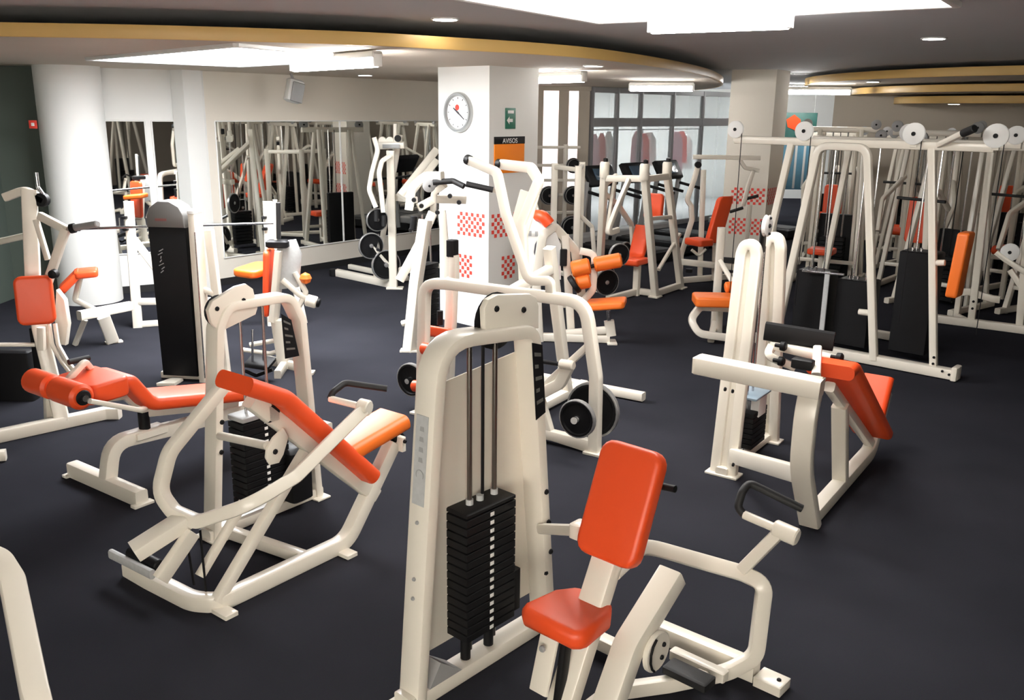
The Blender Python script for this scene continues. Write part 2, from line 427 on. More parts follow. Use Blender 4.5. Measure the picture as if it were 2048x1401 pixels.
def downlight(u, v, z, label, r=.085):
    p = G(u, v, z); t = thing('downlight', label, 'light', p, 'round recessed downlights')
    mk('lens', B().lathe(p + Z * -.012, Z, [(r, 0), (r, .01)], 20), E_S, t)
    mk('ring', B().lathe(p + Z * -.01, Z, [(r * 1.18, 0), (r * 1.22, .006), (r * 1.22, .01)], 20), LAMPB, t)
downlight(890, 37, ZU, 'round downlight in the grey ceiling above the clock column')
downlight(1868, 76, ZU, 'round downlight in the grey ceiling at upper right')
downlight(1508, 147, ZU, 'round downlight just in front of the cream column')
downlight(1187, 131, ZL, 'round downlight in the dropped ceiling right of the clock column')
downlight(730, 150, ZL, 'round downlight in the dropped ceiling near the mirror wall')
def ringlight(x, y, z, label): 
    p = V((x, y, z)); t = thing('downlight', label, 'light', p, 'round recessed downlights')
    mk('lens', B().lathe(p + Z * -.012, Z, [(.08, 0), (.08, .01)], 18), E_S, t); mk('ring', B().lathe(p + Z * -.01, Z, [(.1, 0), (.1, .01)], 18), LAMPB, t)
ringlight(5.1, 13.4, 2.755, 'round downlight left of the stacked ceiling rings')
ringlight(7.0, 14.9, 2.48, 'round downlight in the lowest stacked ceiling ring')

# ------------------------------------------------------------------ mirrors on the left wall
PF1 = PL(WA, WB_); PF2 = PL(WB_, WC)
def mirror(P, s0, s1, z0, z1, label):
    t = thing('wall_mirror', label, 'mirror', P((s0 + s1) / 2, .02, z0))
    mk('glass', B().prism([P(s0, .004, z0), P(s1, .004, z0), P(s1, .004, z1), P(s0, .004, z1)], P.n * .008), MIRROR, t)
    f = B()
    for a, b2 in (((s0, z0), (s1, z0)), ((s0, z1), (s1, z1)), ((s0, z0), (s0, z1)), ((s1, z0), (s1, z1))):
        f.tube([P(a[0], .01, a[1]), P(b2[0], .01, b2[1])], .02, .018, r=0)
    mk('edge_strip', f, LAMPB, t)
mirror(PF1, .30, .82, .5, 2.12, 'narrow wall mirror beside the round white column')
mirror(PF1, .90, 1.26, .5, 2.12, 'narrow wall mirror beside the square white post')
mirror(PF2, .12, 2.2, .36, 2.12, 'wide wall mirror right of the square white post')
mirror(PF2, 2.215, 4.4, .36, 2.12, 'wide wall mirror behind the tall white chest press')
mirror(PF2, 4.415, 6.3, .36, 2.12, 'wide wall mirror partly hidden by the clock column')

# projector / speaker hanging from the ceiling in front of the mirror wall
t = thing('ceiling_speaker', 'small white box speaker hanging above the wide mirror', 'speaker', DP(588, 180, 12.2))
c = DP(588, 182, 12.2)
mk('cabinet', B().box(c, (V((.8, .5, -.25)), V((-.5, .8, 0)), V((.2, .1, 1))), (.20, .18, .30), .03), LAMPB, t)
mk('grille', B().box(c + V((.07, -.1, -.02)), (V((.8, .5, -.25)), V((-.5, .8, 0)), V((.2, .1, 1))), (.16, .03, .25), .01), GREY, t)
mk('bracket', B().rod([c + Z * .12, c + Z * .3 + V((-.05, 0, 0)), V((c.x - .05, c.y, ZL))], .018), GREY, t)

# ------------------------------------------------------------------ clock, signs, notice on the centre column
eL = (V((*COLL, 0)) - V((*COLN, 0))).normalized(); nL = V((-eL.y, eL.x, 0)); nL = nL if nL.y < 0 else -nL
eR = (V((*COLR, 0)) - V((*COLN, 0))).normalized(); nR = V((eR.y, -eR.x, 0)); nR = nR if nR.y < 0 else -nR
PCL = PL(COLN, COLL); PCR = PL(COLN, COLR)
c = PCL.w(919, 225); t = thing('wall_clock', 'round silver rimmed clock on the white column', 'clock', c)
R0 = .205
mk('rim', B().lathe(c, nL, [(R0 * .78, 0), (R0, 0), (R0, .03), (R0 * .95, .05), (R0 * .86, .05), (R0 * .80, .024)], 36, False), mat('silver_rim', (.42, .43, .43), .3, .6), t)
face = mk('face', B().lathe(c + nL * .004, nL, [(R0 * .82, 0), (R0 * .82, .018)], 36), SIGNW, t)
xh = -eL
def hand(ang, L, w, m, nm='hand'):
    d = xh * math.sin(ang) + Z * math.cos(ang); p = xh * math.cos(ang) - Z * math.sin(ang); q = c + nL * .026
    mk(nm, B().prism([q - d * .02 - p * w, q - d * .02 + p * w, q + d * L + p * w * .5, q + d * L - p * w * .5], nL * .003), m, face)
hand(2.2, .12, .008, INK); hand(5.3, .08, .011, INK)
mk('red_emblem', B().lathe(c + nL * .024 + Z * .05 - xh * .01, nL, [(.03, 0), (.03, .002)], 16), RED, face)
for k in range(12):
    a = k * math.pi / 6; d = xh * math.sin(a) + Z * math.cos(a); p = xh * math.cos(a) - Z * math.sin(a); q = c + nL * .023 + d * .135
    mk('hour_mark', B().prism([q - p * .004, q + p * .004, q + d * .02 + p * .004, q + d * .02 - p * .004], nL * .002), INK, face)
c = PCR.w(1020, 237); t = thing('exit_sign', 'small dark green safety sign with white arrow on the column', 'sign', c)
mk('board', B().box(c + nR * .006, (eR, Z, nR), (.155, .21, .01), .004), GREEN, t)
q = c + nR * .0115 - Z * .02 - eR * .01
mk('arrow', B().prism([q + eR * .04 - Z * .016, q + eR * .04 + Z * .016, q - eR * .01 + Z * .016, q - eR * .01 + Z * .04, q - eR * .05, q - eR * .01 - Z * .04, q - eR * .01 - Z * .016], nR * .001), SIGNW, t)
mk('pictogram', B().box(c + nR * .0118 + Z * .065, (eR, Z, nR), (.09, .03, .001), .0005), SIGNW, t)
c = PCR.w(1018, 307); t = thing('notice_board', 'orange notice with a black header on the white column', 'notice', c)
mk('sheet', B().box(c + nR * .006 - Z * .02, (eR, Z, nR), (.46, .36, .01), .004), POSTER, t)
mk('header', B().box(c + nR * .008 + Z * .135, (eR, Z, nR), (.465, .075, .012), .003), BLACK, t)
decal_text('lettering', 'AVISOS', c + nR * .0155 + Z * .128, (eR, Z, nR), .07, SIGNW, t)
c = DP(66, 249, 10.45); t = thing('fire_sign', 'small red square fire sign beside the round column', 'sign', c)
mk('board', B().box(c, (X1, Z, Y1), (.09, .09, .01), .003), RED, t)
mk('symbol', B().box(c - Y1 * .006, (X1, Z, Y1), (.035, .035, .003), .001), SIGNW, t)

# ------------------------------------------------------------------ far end: louvred window, glass partition
for k, u in enumerate((1072, 1100, 1126, 1150)):
    p = DP(u if k else 1058, 300, 17.0)
xs = [(.42, .56), (.80, .98), (1.22, 1.42)]
t = thing('window_louvre', 'tall window with beige upright posts and bright pale strips', 'window', (.8, 17.1, 0)); t['kind'] = 'structure'
t.name = 'window_1'; ORG['window_1'] = V((.8, 17.1, 0))
for a, b2 in ((.05, .12), (.36, .52), (.80, .98), (1.16, 1.36)):
    mk('post', B().box(((a + b2) / 2, 17.0, 1.365), (X1, Y1, Z), (b2 - a, .16, 2.73), .01), BEIGE, t)
for a, b2 in ((.12, .36), (.52, .80), (.98, 1.16)):
    mk('pane', B().box(((a + b2) / 2, 17.05, 1.75), (X1, Y1, Z), (b2 - a, .02, 1.86), .002), E_W, t)
    mk('panel', B().box(((a + b2) / 2, 17.05, .41), (X1, Y1, Z), (b2 - a, .03, .82), .002), BEIGE, t)
mk('head_rail', B().box((.7, 17.0, 2.69), (X1, Y1, Z), (1.36, .18, .08), .004), BEIGE, t)
PG = PL((1.40, 17.0), (5.7, 21.5))
FRAME = mat('grey_metal_frame', (0.30, 0.30, 0.31), 0.4, 0.3, 0.05)
t = thing('window_2', 'grey framed glass partition closing the back of the gym', 'partition', PG(2.5, 0, 0)); t['kind'] = 'structure'
for s in (0.0, .75, 1.5, 2.6, 3.7, 5.0, 6.2): mk('mullion', B().box(PG(s, 0, 1.365), (PG.e, PG.n, Z), (.07, .08, 2.73), .006), FRAME, t)
for z, h in ((2.68, .1), (2.1, .16), (.05, .1)): mk('rail', B().box(PG(3.1, 0, z), (PG.e, PG.n, Z), (6.2, .07, h), .006), FRAME, t)
for s0, s1 in ((0, .75), (.75, 1.5), (1.5, 2.6), (2.6, 3.7), (3.7, 5.0), (5.0, 6.2)):
    for z0, z1 in ((.1, 2.02), (2.18, 2.63)):
        mk('pane', B().box(PG((s0 + s1) / 2, 0, (z0 + z1) / 2), (PG.e, PG.n, Z), (s1 - s0 - .07, .012, z1 - z0), .002), GLASS, t)
slab('floor_far_room', [(0.1, 17.1), (1.4, 17.1), (5.7, 21.6), (5.7, 25.4), (.1, 25.4)], 0.001, 0.004, mat('pale_floor', (.5, .5, .5), .5))
light_panel('light_panel', [(1.0, 19.2), (2.0, 19.2), (4.6, 23.5), (1.0, 23.5)], ZU - .005, emis('added_far_room_glow', (.9, .97, 1.0), 20.0), 'added ceiling panel brightening the room behind the glass partition')  # panel added to brighten the room behind the glass

# ================================================================== machines
def mkstack(T, P, s0, s1, off, dep, z0, z1, n, top=True, pin=True):
    """column of black selector plates with pale pin numbers on the front face"""
    h = (z1 - z0) / n
    for i in range(n):
        mk('weight_plate', B().box(P((s0 + s1) / 2, off, z0 + h * (i + .5)), (P.e, P.n, Z), (s1 - s0, dep, h * .93), .004), BLACK, T)
        if pin:
            c = P((s0 + s1) / 2 + .0, off + dep / 2 + .0005, z0 + h * (i + .5))
            mk('pin_label', B().box(c, (P.e, Z, P.n), (.022, h * .45, .002), .0005), SIGNW, T)
def label_plate(T, pts, d, name='instruction_label', lines=5):
    """black instruction plate with pale lines of print"""
    pts = [V(p) for p in pts]; d = V(d).normalized()
    o = mk(name, B().prism(pts, d * .003), BLACK, T)
    b = B(); a0, a1, c1, c0 = pts[0], pts[1], pts[2], pts[3]
    for i in range(lines):
        t0 = .12 + .8 * i / lines; t1 = t0 + .05
        p = [a0.lerp(c0, t0).lerp(a1.lerp(c1, t0), .15), a0.lerp(c0, t0).lerp(a1.lerp(c1, t0), .8 - .3 * (i % 2)), a0.lerp(c0, t1).lerp(a1.lerp(c1, t1), .8 - .3 * (i % 2)), a0.lerp(c0, t1).lerp(a1.lerp(c1, t1), .15)]
        b.prism([q + d * .003 for q in p], d * .0008)
    mk('print', b, mat('dim_print', (.12, .12, .11), .6), o); return o
def frame(T, name, pts, w, h, side, r=.06, m=None, c=.012):
    return mk(name, B().tube(pts, w, h, side, r, c), m or WHITE, T)
def foot(T, c, ax, dims=(.14, .09, .02), name='foot'):
    mk(name, B().box(V(c) + Z * dims[2] / 2, (*ax, Z), dims, .004), WHITE, T)
def grip(T, pts, rad=.016, r=.05, name='handle', m=None):
    return mk(name, B().rod(pts, rad, r), m or RUBBER, T)
def ax3(P, s0, z0, s1, z1):
    """axes of a pad lying across plane P whose long direction runs (s0,z0)->(s1,z1)"""
    y = (P.e * (s1 - s0) + Z * (z1 - z0)).normalized(); return (P.n, y, P.n.cross(y))

# ------------------------------------------------------------------ M1: foreground weight-stack machine
P = PL((-.40, 3.08), (.18, 3.73))
T = thing('weight_stack_machine', 'nearest machine, beige weight tower with an upright orange seat beside it', 'gym machine', P(.5, .3, 0))
frame(T, 'tower_frame', [P(.03, 0, 0), P(.165, 0, 1.475), P(.69, 0, 1.43), P(.84, 0, 0)], .115, .055, P.n, [0, .17, .07, 0])
mk('back_panel', B().prism([P(.10, -.052, .16), P(.80, -.052, .16), P(.70, -.052, 1.33), P(.19, -.052, 1.28)], P.n * .006), WHITE, T)
o = mk('pulley_bracket', B().prism([P.w(u, v, .0) for u, v in ((960, 662), (958, 616), (966, 598), (984, 588), (1050, 586), (1062, 594), (1067, 610), (1067, 655))], P.n * .03, .006), WHITE, T)
bolts(o, [P.w(993, 618, .03), P.w(1047, 620, .03)], P.n, .013)
pulley('pulley', P(.525, -.02, 1.49), P.n, .115, .024, BLACK, T)
for s in (.355, .50): mk('guide_rod', B().cyl(P(s, 0, .1), P(s, 0, 1.44), .0105, 10), RODST, T)
mk('cable', B().cyl(P(.43, 0, .75), P(.43, 0, 1.46), .007, 8), BLACK, T)
mkstack(T, P, .27, .56, .0, .14, .19, .74, 15)
mk('stack_cap', B().box(P(.415, 0, .752), (P.e, P.n, Z), (.29, .14, .02), .006), BLACK, T)
for s in (.355, .415, .5): mk('cap_bushing', B().cyl(P(s, 0, .755), P(s, 0, .785), .016, 12), DECAL, T)
for s in (.33, .47): mk('bumper', B().cyl(P(s, 0, .05), P(s, 0, .19), .022, 12), BLACK, T)
mk('stack_shroud', B().box(P(.59, -.01, .3), (P.e, P.n, Z), (.05, .13, .2), .008), BLACK, T)
frame(T, 'base_rail', [P(-.02, 0, .035), P(.9, 0, .035)], .10, .07, P.n, 0)
for s in (.0, .86): foot(T, P(s, 0, 0), (P.e, P.n), (.1, .17, .012))
mk('base_wedge', B().prism([P(.08, .05, .07), P(.26, .05, .07), P(.14, .05, .16)], P.n * -.1), GREY, T)
label_plate(T, [P(.685 - .03, .058, 1.39), P(.685 + .035, .058, 1.37), P(.685 + .065, .058, 1.07), P(.685 + .005, .058, 1.05)], P.n)
sl = lambda z: .03 + .0915 * z - .0285
o = mk('side_decal', B().prism([P(sl(.85), -.035, .85), P(sl(.85), .03, .85), P(sl(1.2), .03, 1.2), P(sl(1.2), -.035, 1.2)], P.e * -.002), DECAL, T)
mk('emblem', B().lathe(P(sl(.97) - .002, 0, .97), -P.e, [(.018, 0), (.018, .001), (.022, .001), (.022, 0)], 18, False), GREY, o)
for z in (1.02, 1.06, 1.10, 1.14): mk('emblem_stroke', B().prism([P(sl(z) - .0025, -.012, z), P(sl(z) - .0025, .012, z), P(sl(z + .018) - .0025, .008, z + .018), P(sl(z + .018) - .0025, -.01, z + .018)], P.e * -.0006), GREY, o)
bolts(T, [P(sl(z), 0, z) for z in (.78, .55, .47)], -P.e, .008, GREY)
bolts(T, [P(.735, .05, 1.15), P(.79, .05, .3)], -P.e, .012)
bolts(T, [P(.77, .058, .70), P(.79, .058, .55), P(.81, .058, .4)], P.n, .013)
OFF = .56
# tower to seat linkage
frame(T, 'link_tube', [P.w(1083, 1058, .05), P.w(1172, 1062, .46)], .045, .045, Z, 0)
mk('link_socket', B().box(P.w(1158, 1060, .42), (P.n, P.e, Z), (.05, .07, .07), .01), WHITE, T)
frame(T, 'connecting_tube', [P(.83, .03, .06), P(.83, .45, .06)], .06, .07, Z, 0)
# seat, back and their post
sb, zb = .47, .70; st_, zt = .63, 1.09
pad('backrest', P((sb + st_) / 2, OFF + .04, (zb + zt) / 2 - .005), ax3(P, sb, zb, st_, zt), rr(.27, .44, .055), .075, ORANGE, T)
frame(T, 'seat_post', [P(st_ + .035, OFF, zt - .08), P(sb + .05, OFF + .02, zb), P(.22, OFF, .03)], .11, .07, P.n, .1)
o = pad('seat', P(.325, OFF - .02, .488), (P.n, (P.e + Z * -.02), P.n.cross(P.e)), [(-.14, -.1), (-.15, -.07), (-.135, .08), (-.09, .15), (-.06, .165), (.06, .165), (.09, .15), (.135, .08), (.15, -.07), (.14, -.1), (.11, -.125), (-.11, -.125)], .08, ORANGE, T, .03)
frame(T, 'seat_plate', [P(.265, OFF - .05, .45), P(.20, OFF - .05, .22)], .085, .02, P.n, 0)
bolts(T, [P(.235, OFF - .05, .395) - P.e * .02], -P.e, .013, GREY)
mk('seat_slide', B().tube([P(.30, OFF + .0, .45), P(.25, OFF + .0, .12)], .03, .05, P.n, 0), BLACK, T)
mk('back_adjuster', B().cyl(P(.66, OFF, .94), P(.66, OFF + .2, .96), .014, 10), BLACK, T)
frame(T, 'floor_beam', [P(.0, OFF, .035), P(.6, OFF, .035), P(.80, .70, .035), P(1.04, .84, .035), P(1.1, .93, .12), P(1.1, .94, .46), P(1.1, .84, .47), P(1.03, .40, .47), P(.60, .54, .56)], .05, .065, None, [0, .2, .2, .1, .1, .09, .05, .08, 0])
frame(T, 'rear_beam', [P(1.1, .42, .04), P(1.12, .93, .04)], .09, .07, Z, 0)
foot(T, P(1.12, 1.0, 0), (P.e, P.n), (.10, .12, .045))
bolts(T, [P(1.12, 1.03, .045)], Z, .01)
mk('foot_pad', B().box(P(.84, .77, .09), (P.n, P.e, Z), (.2, .09, .04), .008), RUBBER, T)
mk('foot_step', B().box(P(.97, .74, .06), (P.n, P.e, Z), (.26, .05, .05), .008), WHITE, T)
# lever arm
pa = [P.w(u, v, .74) for u, v in ((1345, 1150), (1258, 1292), (1222, 1395))]
frame(T, 'lever_arm', pa + [pa[-1] + (pa[-1] - pa[-2]) * 1.2], .10, .085, P.n, .1)
c = P.w(1312, 1303, .80)
o = mk('cam_plate', B().lathe(c - P.n * .01, P.n, [(.075, 0), (.08, .004), (.08, .018), (.075, .022)], 24), WHITE, T)
bolts(o, [c + P.n * .012 + P.e * .03 + Z * .02, c + P.n * .012 + P.e * .02 - Z * .03], P.n, .01)
mk('cam_belt', B().rod([c + P.n * .016 + P.e * (.05 * math.cos(a) - .01) + Z * .07 * math.sin(a) for a in (1.9, 2.4, 2.9, 3.4, 3.9, 4.3)], .005, 0), BLACK, o)
# handle arm
k0, k1 = P(1.1, .84, .49), G(1562, 1062, .70)
frame(T, 'handle_arm', [k0, k1], .06, .05, P.e, 0)
a1 = G(1488, 1030, .72)
dk = (a1 - k1).normalized()
mk('handle_socket', B().cyl(k1 - dk * .07, k1 + dk * .03, .036, 14, .006), WHITE, T)
mk('handle_rod', B().cyl(k1, a1, .018, 12), WHITE, T)
grip(T, [a1, a1 + dk * .03 + Z * .02, G(1484, 985, .80), G(1498, 966, .83), DP(1604, 1018, (G(1498, 966, .83)).y - .05)], .0165, .04)

# ------------------------------------------------------------------ M2: inclined row machine at left front
P = PL((-1.39, 3.76), (-.89, 4.41))
OT = -.66
T = thing('row_machine', 'white row machine with a long sloping orange pad, left of the nearest tower', 'gym machine', P(.4, -.2, 0))
sz = lambda u, v, o=0: P.sz(u, v, o)
# tower (offset to the left of the bench)
l0, l1 = sz(425, 1078, OT), sz(430, 650, OT); r0, r1 = sz(622, 992, OT), sz(590, 640, OT)
frame(T, 'tower_frame', [P(l0[0], OT, 0), P(l1[0] + .0, OT, l1[1] - .02), P(l1[0] + .06, OT, 1.28), P(r1[0] - .05, OT, 1.27), P(r1[0] + .02, OT, r1[1]), P(r0[0] + .03, OT, 0)], .11, .05, P.n, [0, .08, .1, .1, .08, 0])
pts = [P.w(u, v, OT + .01) for u, v in ((416, 645), (410, 620), (418, 602), (466, 572), (486, 567), (500, 577), (509, 615), (505, 628), (440, 660), (426, 656))]
o = mk('pulley_bracket', B().prism(pts, P.n * .03, .006), WHITE, T)
bolts(o, [P.w(434, 618, OT + .04), P.w(487, 601, OT + .04)], P.n, .013)
pulley('pulley', P.w(438, 622, OT - .01), P.n, .085, .024, BLACK, T)
bs = (l0[0] + r0[0]) / 2
for d in (-.075, .075): mk('guide_rod', B().cyl(P(bs + d, OT, .08), P(bs + d, OT, 1.25), .008, 10), STEEL, T)
mkstack(T, P, bs - .15, bs + .15, OT, .14, .12, .62, 13)
mk('stack_shroud', B().box(P(bs + .2, OT + .02, .22), (P.e, P.n, Z), (.16, .2, .34), .03), BLACK, T)
mk('stack_cap', B().box(P(bs, OT, .64), (P.e, P.n, Z), (.30, .14, .03), .006), GREY, T)
frame(T, 'base_rail', [P(l0[0] - .04, OT, .035), P(r0[0] + .06, OT, .035)], .09, .06, P.n, 0)
for s in (l0[0], r0[0] + .03): foot(T, P(s, OT, 0), (P.e, P.n), (.1, .18, .014))
q = [P.w(u, v, OT + .058) for u, v in ((562, 628), (582, 640), (598, 712), (570, 718))]
label_plate(T, q, P.n)
bolts(T, [P.w(u, v, OT + .056) for u, v in ((444, 845), (443, 905))], P.n, .014)
# floor frame
fl = P(0, 0, .04); 
frame(T, 'floor_beam', [G(258, 1136, .035), G(300, 1160, .035), G(385, 1203, .035), P(.03, .0, .04), P(.83, .0, .04), P(1.2, .0, .50)], .075, .08, None, [0, .2, .2, .1, .16, 0])
frame(T, 'cross_beam', [P(.58, 0, .04), P(.5, OT, .04)], .065, .06, Z, 0)
for s, o2 in ((.03, .05), (.78, .05)): foot(T, P(s, o2, 0), (P.e, P.n), (.07, .12, .025))
mk('seat_bracket', B().box(P(1.22, 0, .50), (P.n, P.e, Z), (.14, .03, .09), .006), WHITE, T); bolts(T, [P(1.22, .075, .52)], P.n, .012)
# bench beam and its two braces
a, c = sz(500, 800), sz(748, 990)
frame(T, 'bench_beam', [P(a[0], 0, a[1]), P(c[0], 0, c[1])], .07, .08, P.n, 0)
d1, d2 = sz(610, 905), sz(432, 1195)
frame(T, 'bench_brace', [P(d1[0], 0, d1[1]), P(d2[0], 0, .05)], .055, .055, P.n, 0)
d1, d2 = sz(500, 1010, -.05), sz(412, 1160, -.05)
frame(T, 'link_strut', [P(d1[0], -.1, d1[1]), P(d2[0], -.1, d2[1])], .04, .045, P.n, 0)
# long pad with a bent top, and the seat wedge
b0, b1, b2 = sz(468, 765), sz(545, 790), sz(722, 945)
up = [(b0[0], b0[1]), (b1[0], b1[1]), (b2[0], b2[1])]
def slabpad(name, pts, w, th, m, T, P, off=0.0):
    """long upholstered pad following a bent line in plane P"""
    prof = rr(w, th, th * .42, 4)
    b = B(); L = [P(s, off, z) for s, z in pts]
    return mk(name, b.sweep(L, prof, P.n, .12, 8), m, T, 60)
slabpad('long_pad', up, .27, .085, ORANGE, T, P)
mk('pad_mount', B().box(P(b1[0] - .02, 0, b1[1] - .08), (P.e, P.n, Z), (.07, .07, .09), .008), BLACK, T)
e0, e1 = sz(672, 905), sz(788, 838)
slabpad('seat', [e0, e1], .25, .09, ORANGE2, T, P)
mk('seat_slide', B().tube([P(e1[0] + .03, 0, e1[1] - .13), P(e1[0] - .03, 0, e1[1] - .04)], .06, .07, P.n, 0), BLACK, T)
# swinging yoke: two branches either side of the bench, joined low at the front
YW = .27
ry = [(725, 822), (590, 955), (500, 1010)]; ly = [(455, 762), (338, 905), (318, 985)]
R = [P.w(u, v, YW) for u, v in ry]; Lp = [P.w(u, v, -YW) for u, v in ly]
m0, m1 = P.w(348, 1025, -.16), P.w(395, 1045, -.02)
yoke = [Lp[0], Lp[1], Lp[2], m0, m1, R[2], R[1], R[0]]
frame(T, 'yoke', yoke, .062, .06, None, [0, .15, .12, .1, .12, .15, .1, 0])
piv = P.w(268, 1105, -.16)
frame(T, 'lever', [(m0 + m1) / 2 - Z * .01, piv], .10, .07, P.n, 0)
frame(T, 'lever_brace', [P.w(385, 1065, -.05), P.w(320, 1160, -.05)], .05, .07, P.n, 0)
for dd in ((400, 1060, 412, 1185), (375, 1090, 388, 1170)):
    mk('cable', B().cyl(P.w(dd[0], dd[1], -.08), P.w(dd[2], dd[3], -.08), .006, 8), BLACK, T)
w0, w1 = G(222, 1108, .12), G(305, 1150, .12)
mk('foot_plate', B().tube([w0, w1], .03, .05, None, 0), DECAL, T)
mk('foot_roller', B().cyl(w0.lerp(w1, .3) + Z * .03 + P.e * .04, w0.lerp(w1, .95) + Z * .02 + P.e * .05, .03, 12, .006), BLACK, T)
# link tube, cam
g0, g1 = P.w(440, 872, OT + .06), P.w(535, 892, -.03)
mk('link_rod', B().cyl(g0, g1, .022, 12), WHITE, T)
cc = P.w(545, 902, .04)
o = mk('cam_plate', B().prism([cc + P.e * x + Z * y for x, y in ((-.05, -.02), (-.03, -.06), (.02, -.065), (.05, -.03), (.085, .05), (.06, .1), (.0, .07), (-.04, .03))], P.n * .02, .005), WHITE, T)
bolts(o, [cc + P.n * .02], P.n, .014)
# handles
kk = P.w(728, 815, YW); h1 = P.w(660, 798, YW - .2)
mk('handle_socket', B().cyl(kk - P.n * .02 - (h1 - kk).normalized() * .05, kk + (h1 - kk).normalized() * .03, .04, 14, .006), WHITE, T)
mk('handle_rod', B().cyl(kk, h1, .017, 12), WHITE, T)
grip(T, [h1, h1 + Z * .03 + P.e * .02, P.w(690, 766, YW - .2) , DP(774, 778, P.w(690, 766, YW - .2).y + .03)], .0165, .04)

# ------------------------------------------------------------------ M14: the sister machine at right
P = PL((1.74, 4.78), (2.6, 6.0)); OT = -.70
sz = lambda u, v, o=0: P.sz(u, v, o)
T = thing('row_machine', 'white machine at right with twin rounded uprights and a sloping red pad', 'gym machine', P(.5, -.2, 0))
def upright(name, bot, mid, top, w):
    """upright with a rounded top, wide face across e, seen from its left-front side"""
    frame(T, name, [P(bot[0], OT, 0), P(mid[0], OT, mid[1]), P(top[0], OT, top[1])], .11, w, P.n, .3)
tl0 = sz(1447, 950, OT); tl1 = sz(1473, 720, OT); tl2 = sz(1498, 520, OT)
tr0 = sz(1532, 890, OT); tr1 = sz(1543, 700, OT); tr2 = sz(1545, 520, OT)
ztop = 1.46
# each upright is a narrow inverted U turned across the machine
for s, s_t, nm in ((tl0[0], tl2[0], 'upright'), (tr0[0], tr2[0], 'upright')):
    frame(T, nm, [P(s, OT - .055, 0), P(s_t, OT - .05, ztop - .02), P(s_t, OT - .03, ztop + .04), P(s_t, OT + .03, ztop + .04), P(s_t, OT + .05, ztop - .02), P(s, OT + .055, 0)], .06, .07, P.e, [0, .1, .05, .05, .1, 0])
    mk('upright_web', B().prism([P(s, OT - .05, .05), P(s, OT + .05, .05), P(s_t, OT + .05, ztop), P(s_t, OT - .05, ztop)], P.e * .02), WHITE, T)
    foot(T, P(s, OT, 0), (P.e, P.n), (.12, .22, .016))
sm = (tl2[0] + tr2[0]) / 2
mk('pulley_cheek', B().box(P(sm, OT, ztop + .07), (P.e, P.n, Z), (.10, .015, .22), .01), BLACK, T)
pulley('pulley', P(sm, OT + .02, ztop + .14), P.n, .07, .03, SIGNW, T)
for k in range(3): bolts(T, [P(sm, OT + .04, ztop + .09 + .05 * k)], P.n, .009)
mk('cable', B().cyl(P(sm, OT, .55), P(sm, OT, ztop + .1), .005, 8), STEEL, T)
for d in (-.05, .05): mk('guide_rod', B().cyl(P(sm + d, OT, .06), P(sm + d, OT, ztop), .008, 10), STEEL, T)
s_m = (tl0[0] + tr0[0]) / 2
mkstack(T, P, s_m - .13, s_m + .13, OT, .15, .1, .36, 7, pin=False)
mk('stack_cap', B().box(P(s_m, OT, .46), (P.e, P.n, Z), (.28, .18, .02), .006), mat('blue_grey_cap', (.25, .33, .4), .3), T)
mk('stack_block', B().box(P(s_m + .02, OT + .05, .38), (P.e, P.n, Z), (.14, .06, .14), .006), SIGNW, T)
frame(T, 'base_rail', [P(tl0[0] - .05, OT, .035), P(tr0[0] + .06, OT, .035)], .08, .05, P.n, 0)
bolts(T, [P.w(1450, 779, OT + .1), P.w(1465, 783, OT + .1), P.w(1466, 930, OT + .1)], P.n, .013)
# front post and top beam
f0 = [(1604, 1045), (1602, 935), (1612, 830), (1628, 745)]
pf = [P.w(u, v, 0) for u, v in f0]; pf[0].z = 0.0
frame(T, 'front_post', [P(0, 0, 0), P(sz(1602, 935)[0], 0, sz(1602, 935)[1]), P(sz(1612, 830)[0], 0, sz(1612, 830)[1]), P(sz(1628, 752)[0], 0, sz(1628, 752)[1])], .115, .07, P.n, .4)
ts, tz = sz(1620, 765)
frame(T, 'top_beam', [P(ts + .02, .06, tz - .03), P(ts - .03, -.62, tz + .0)], .10, .12, Z, 0)
mk('beam_cap', B().box(P(ts - .035, -.625, tz), (P.n, P.e, Z), (.02, .1, .1), .01), WHITE, T)
frame(T, 'cross_beam', [P.w(1466, 912, OT + .05), P.w(1592, 948, -.05)], .10, .06, Z, 0)
# floor beam rising to the seat at the far end
e2 = sz(1738, 912); e3 = sz(1752, 872)
frame(T, 'floor_beam', [P(-.02, 0, .05), P(e2[0], 0, .06), P(e2[0] + .26, 0, .42)], .085, .085, P.n, .18)
g = sz(1678, 990); 
frame(T, 'middle_post', [P(g[0], 0, .06), P(sz(1680, 812)[0], 0, sz(1680, 812)[1])], .09, .07, P.n, 0)
# sloping pad and seat
a, c = sz(1664, 745), sz(1742, 865)
slabpad('long_pad', [(a[0] - .05, a[1] + .02), (a[0] + .06, a[1] + .03), (c[0] + .03, c[1])], .27, .08, ORANGE, T, P)
frame(T, 'bench_beam', [P(a[0] - .02, 0, a[1] - .08), P(c[0] + .02, 0, c[1] - .09)], .06, .06, P.n, 0)
sa, sc_ = sz(1742, 848), sz(1758, 758)
slabpad('seat', [(sa[0] + .04, sa[1] + .0), (sc_[0] + .13, sc_[1] - .02)], .20, .075, ORANGE, T, P, -.03)
mk('seat_slide', B().tube([P(c[0] + .22, 0, .42), P(c[0] + .2, 0, c[1] + .12)], .05, .05, P.n, 0), BLACK, T)
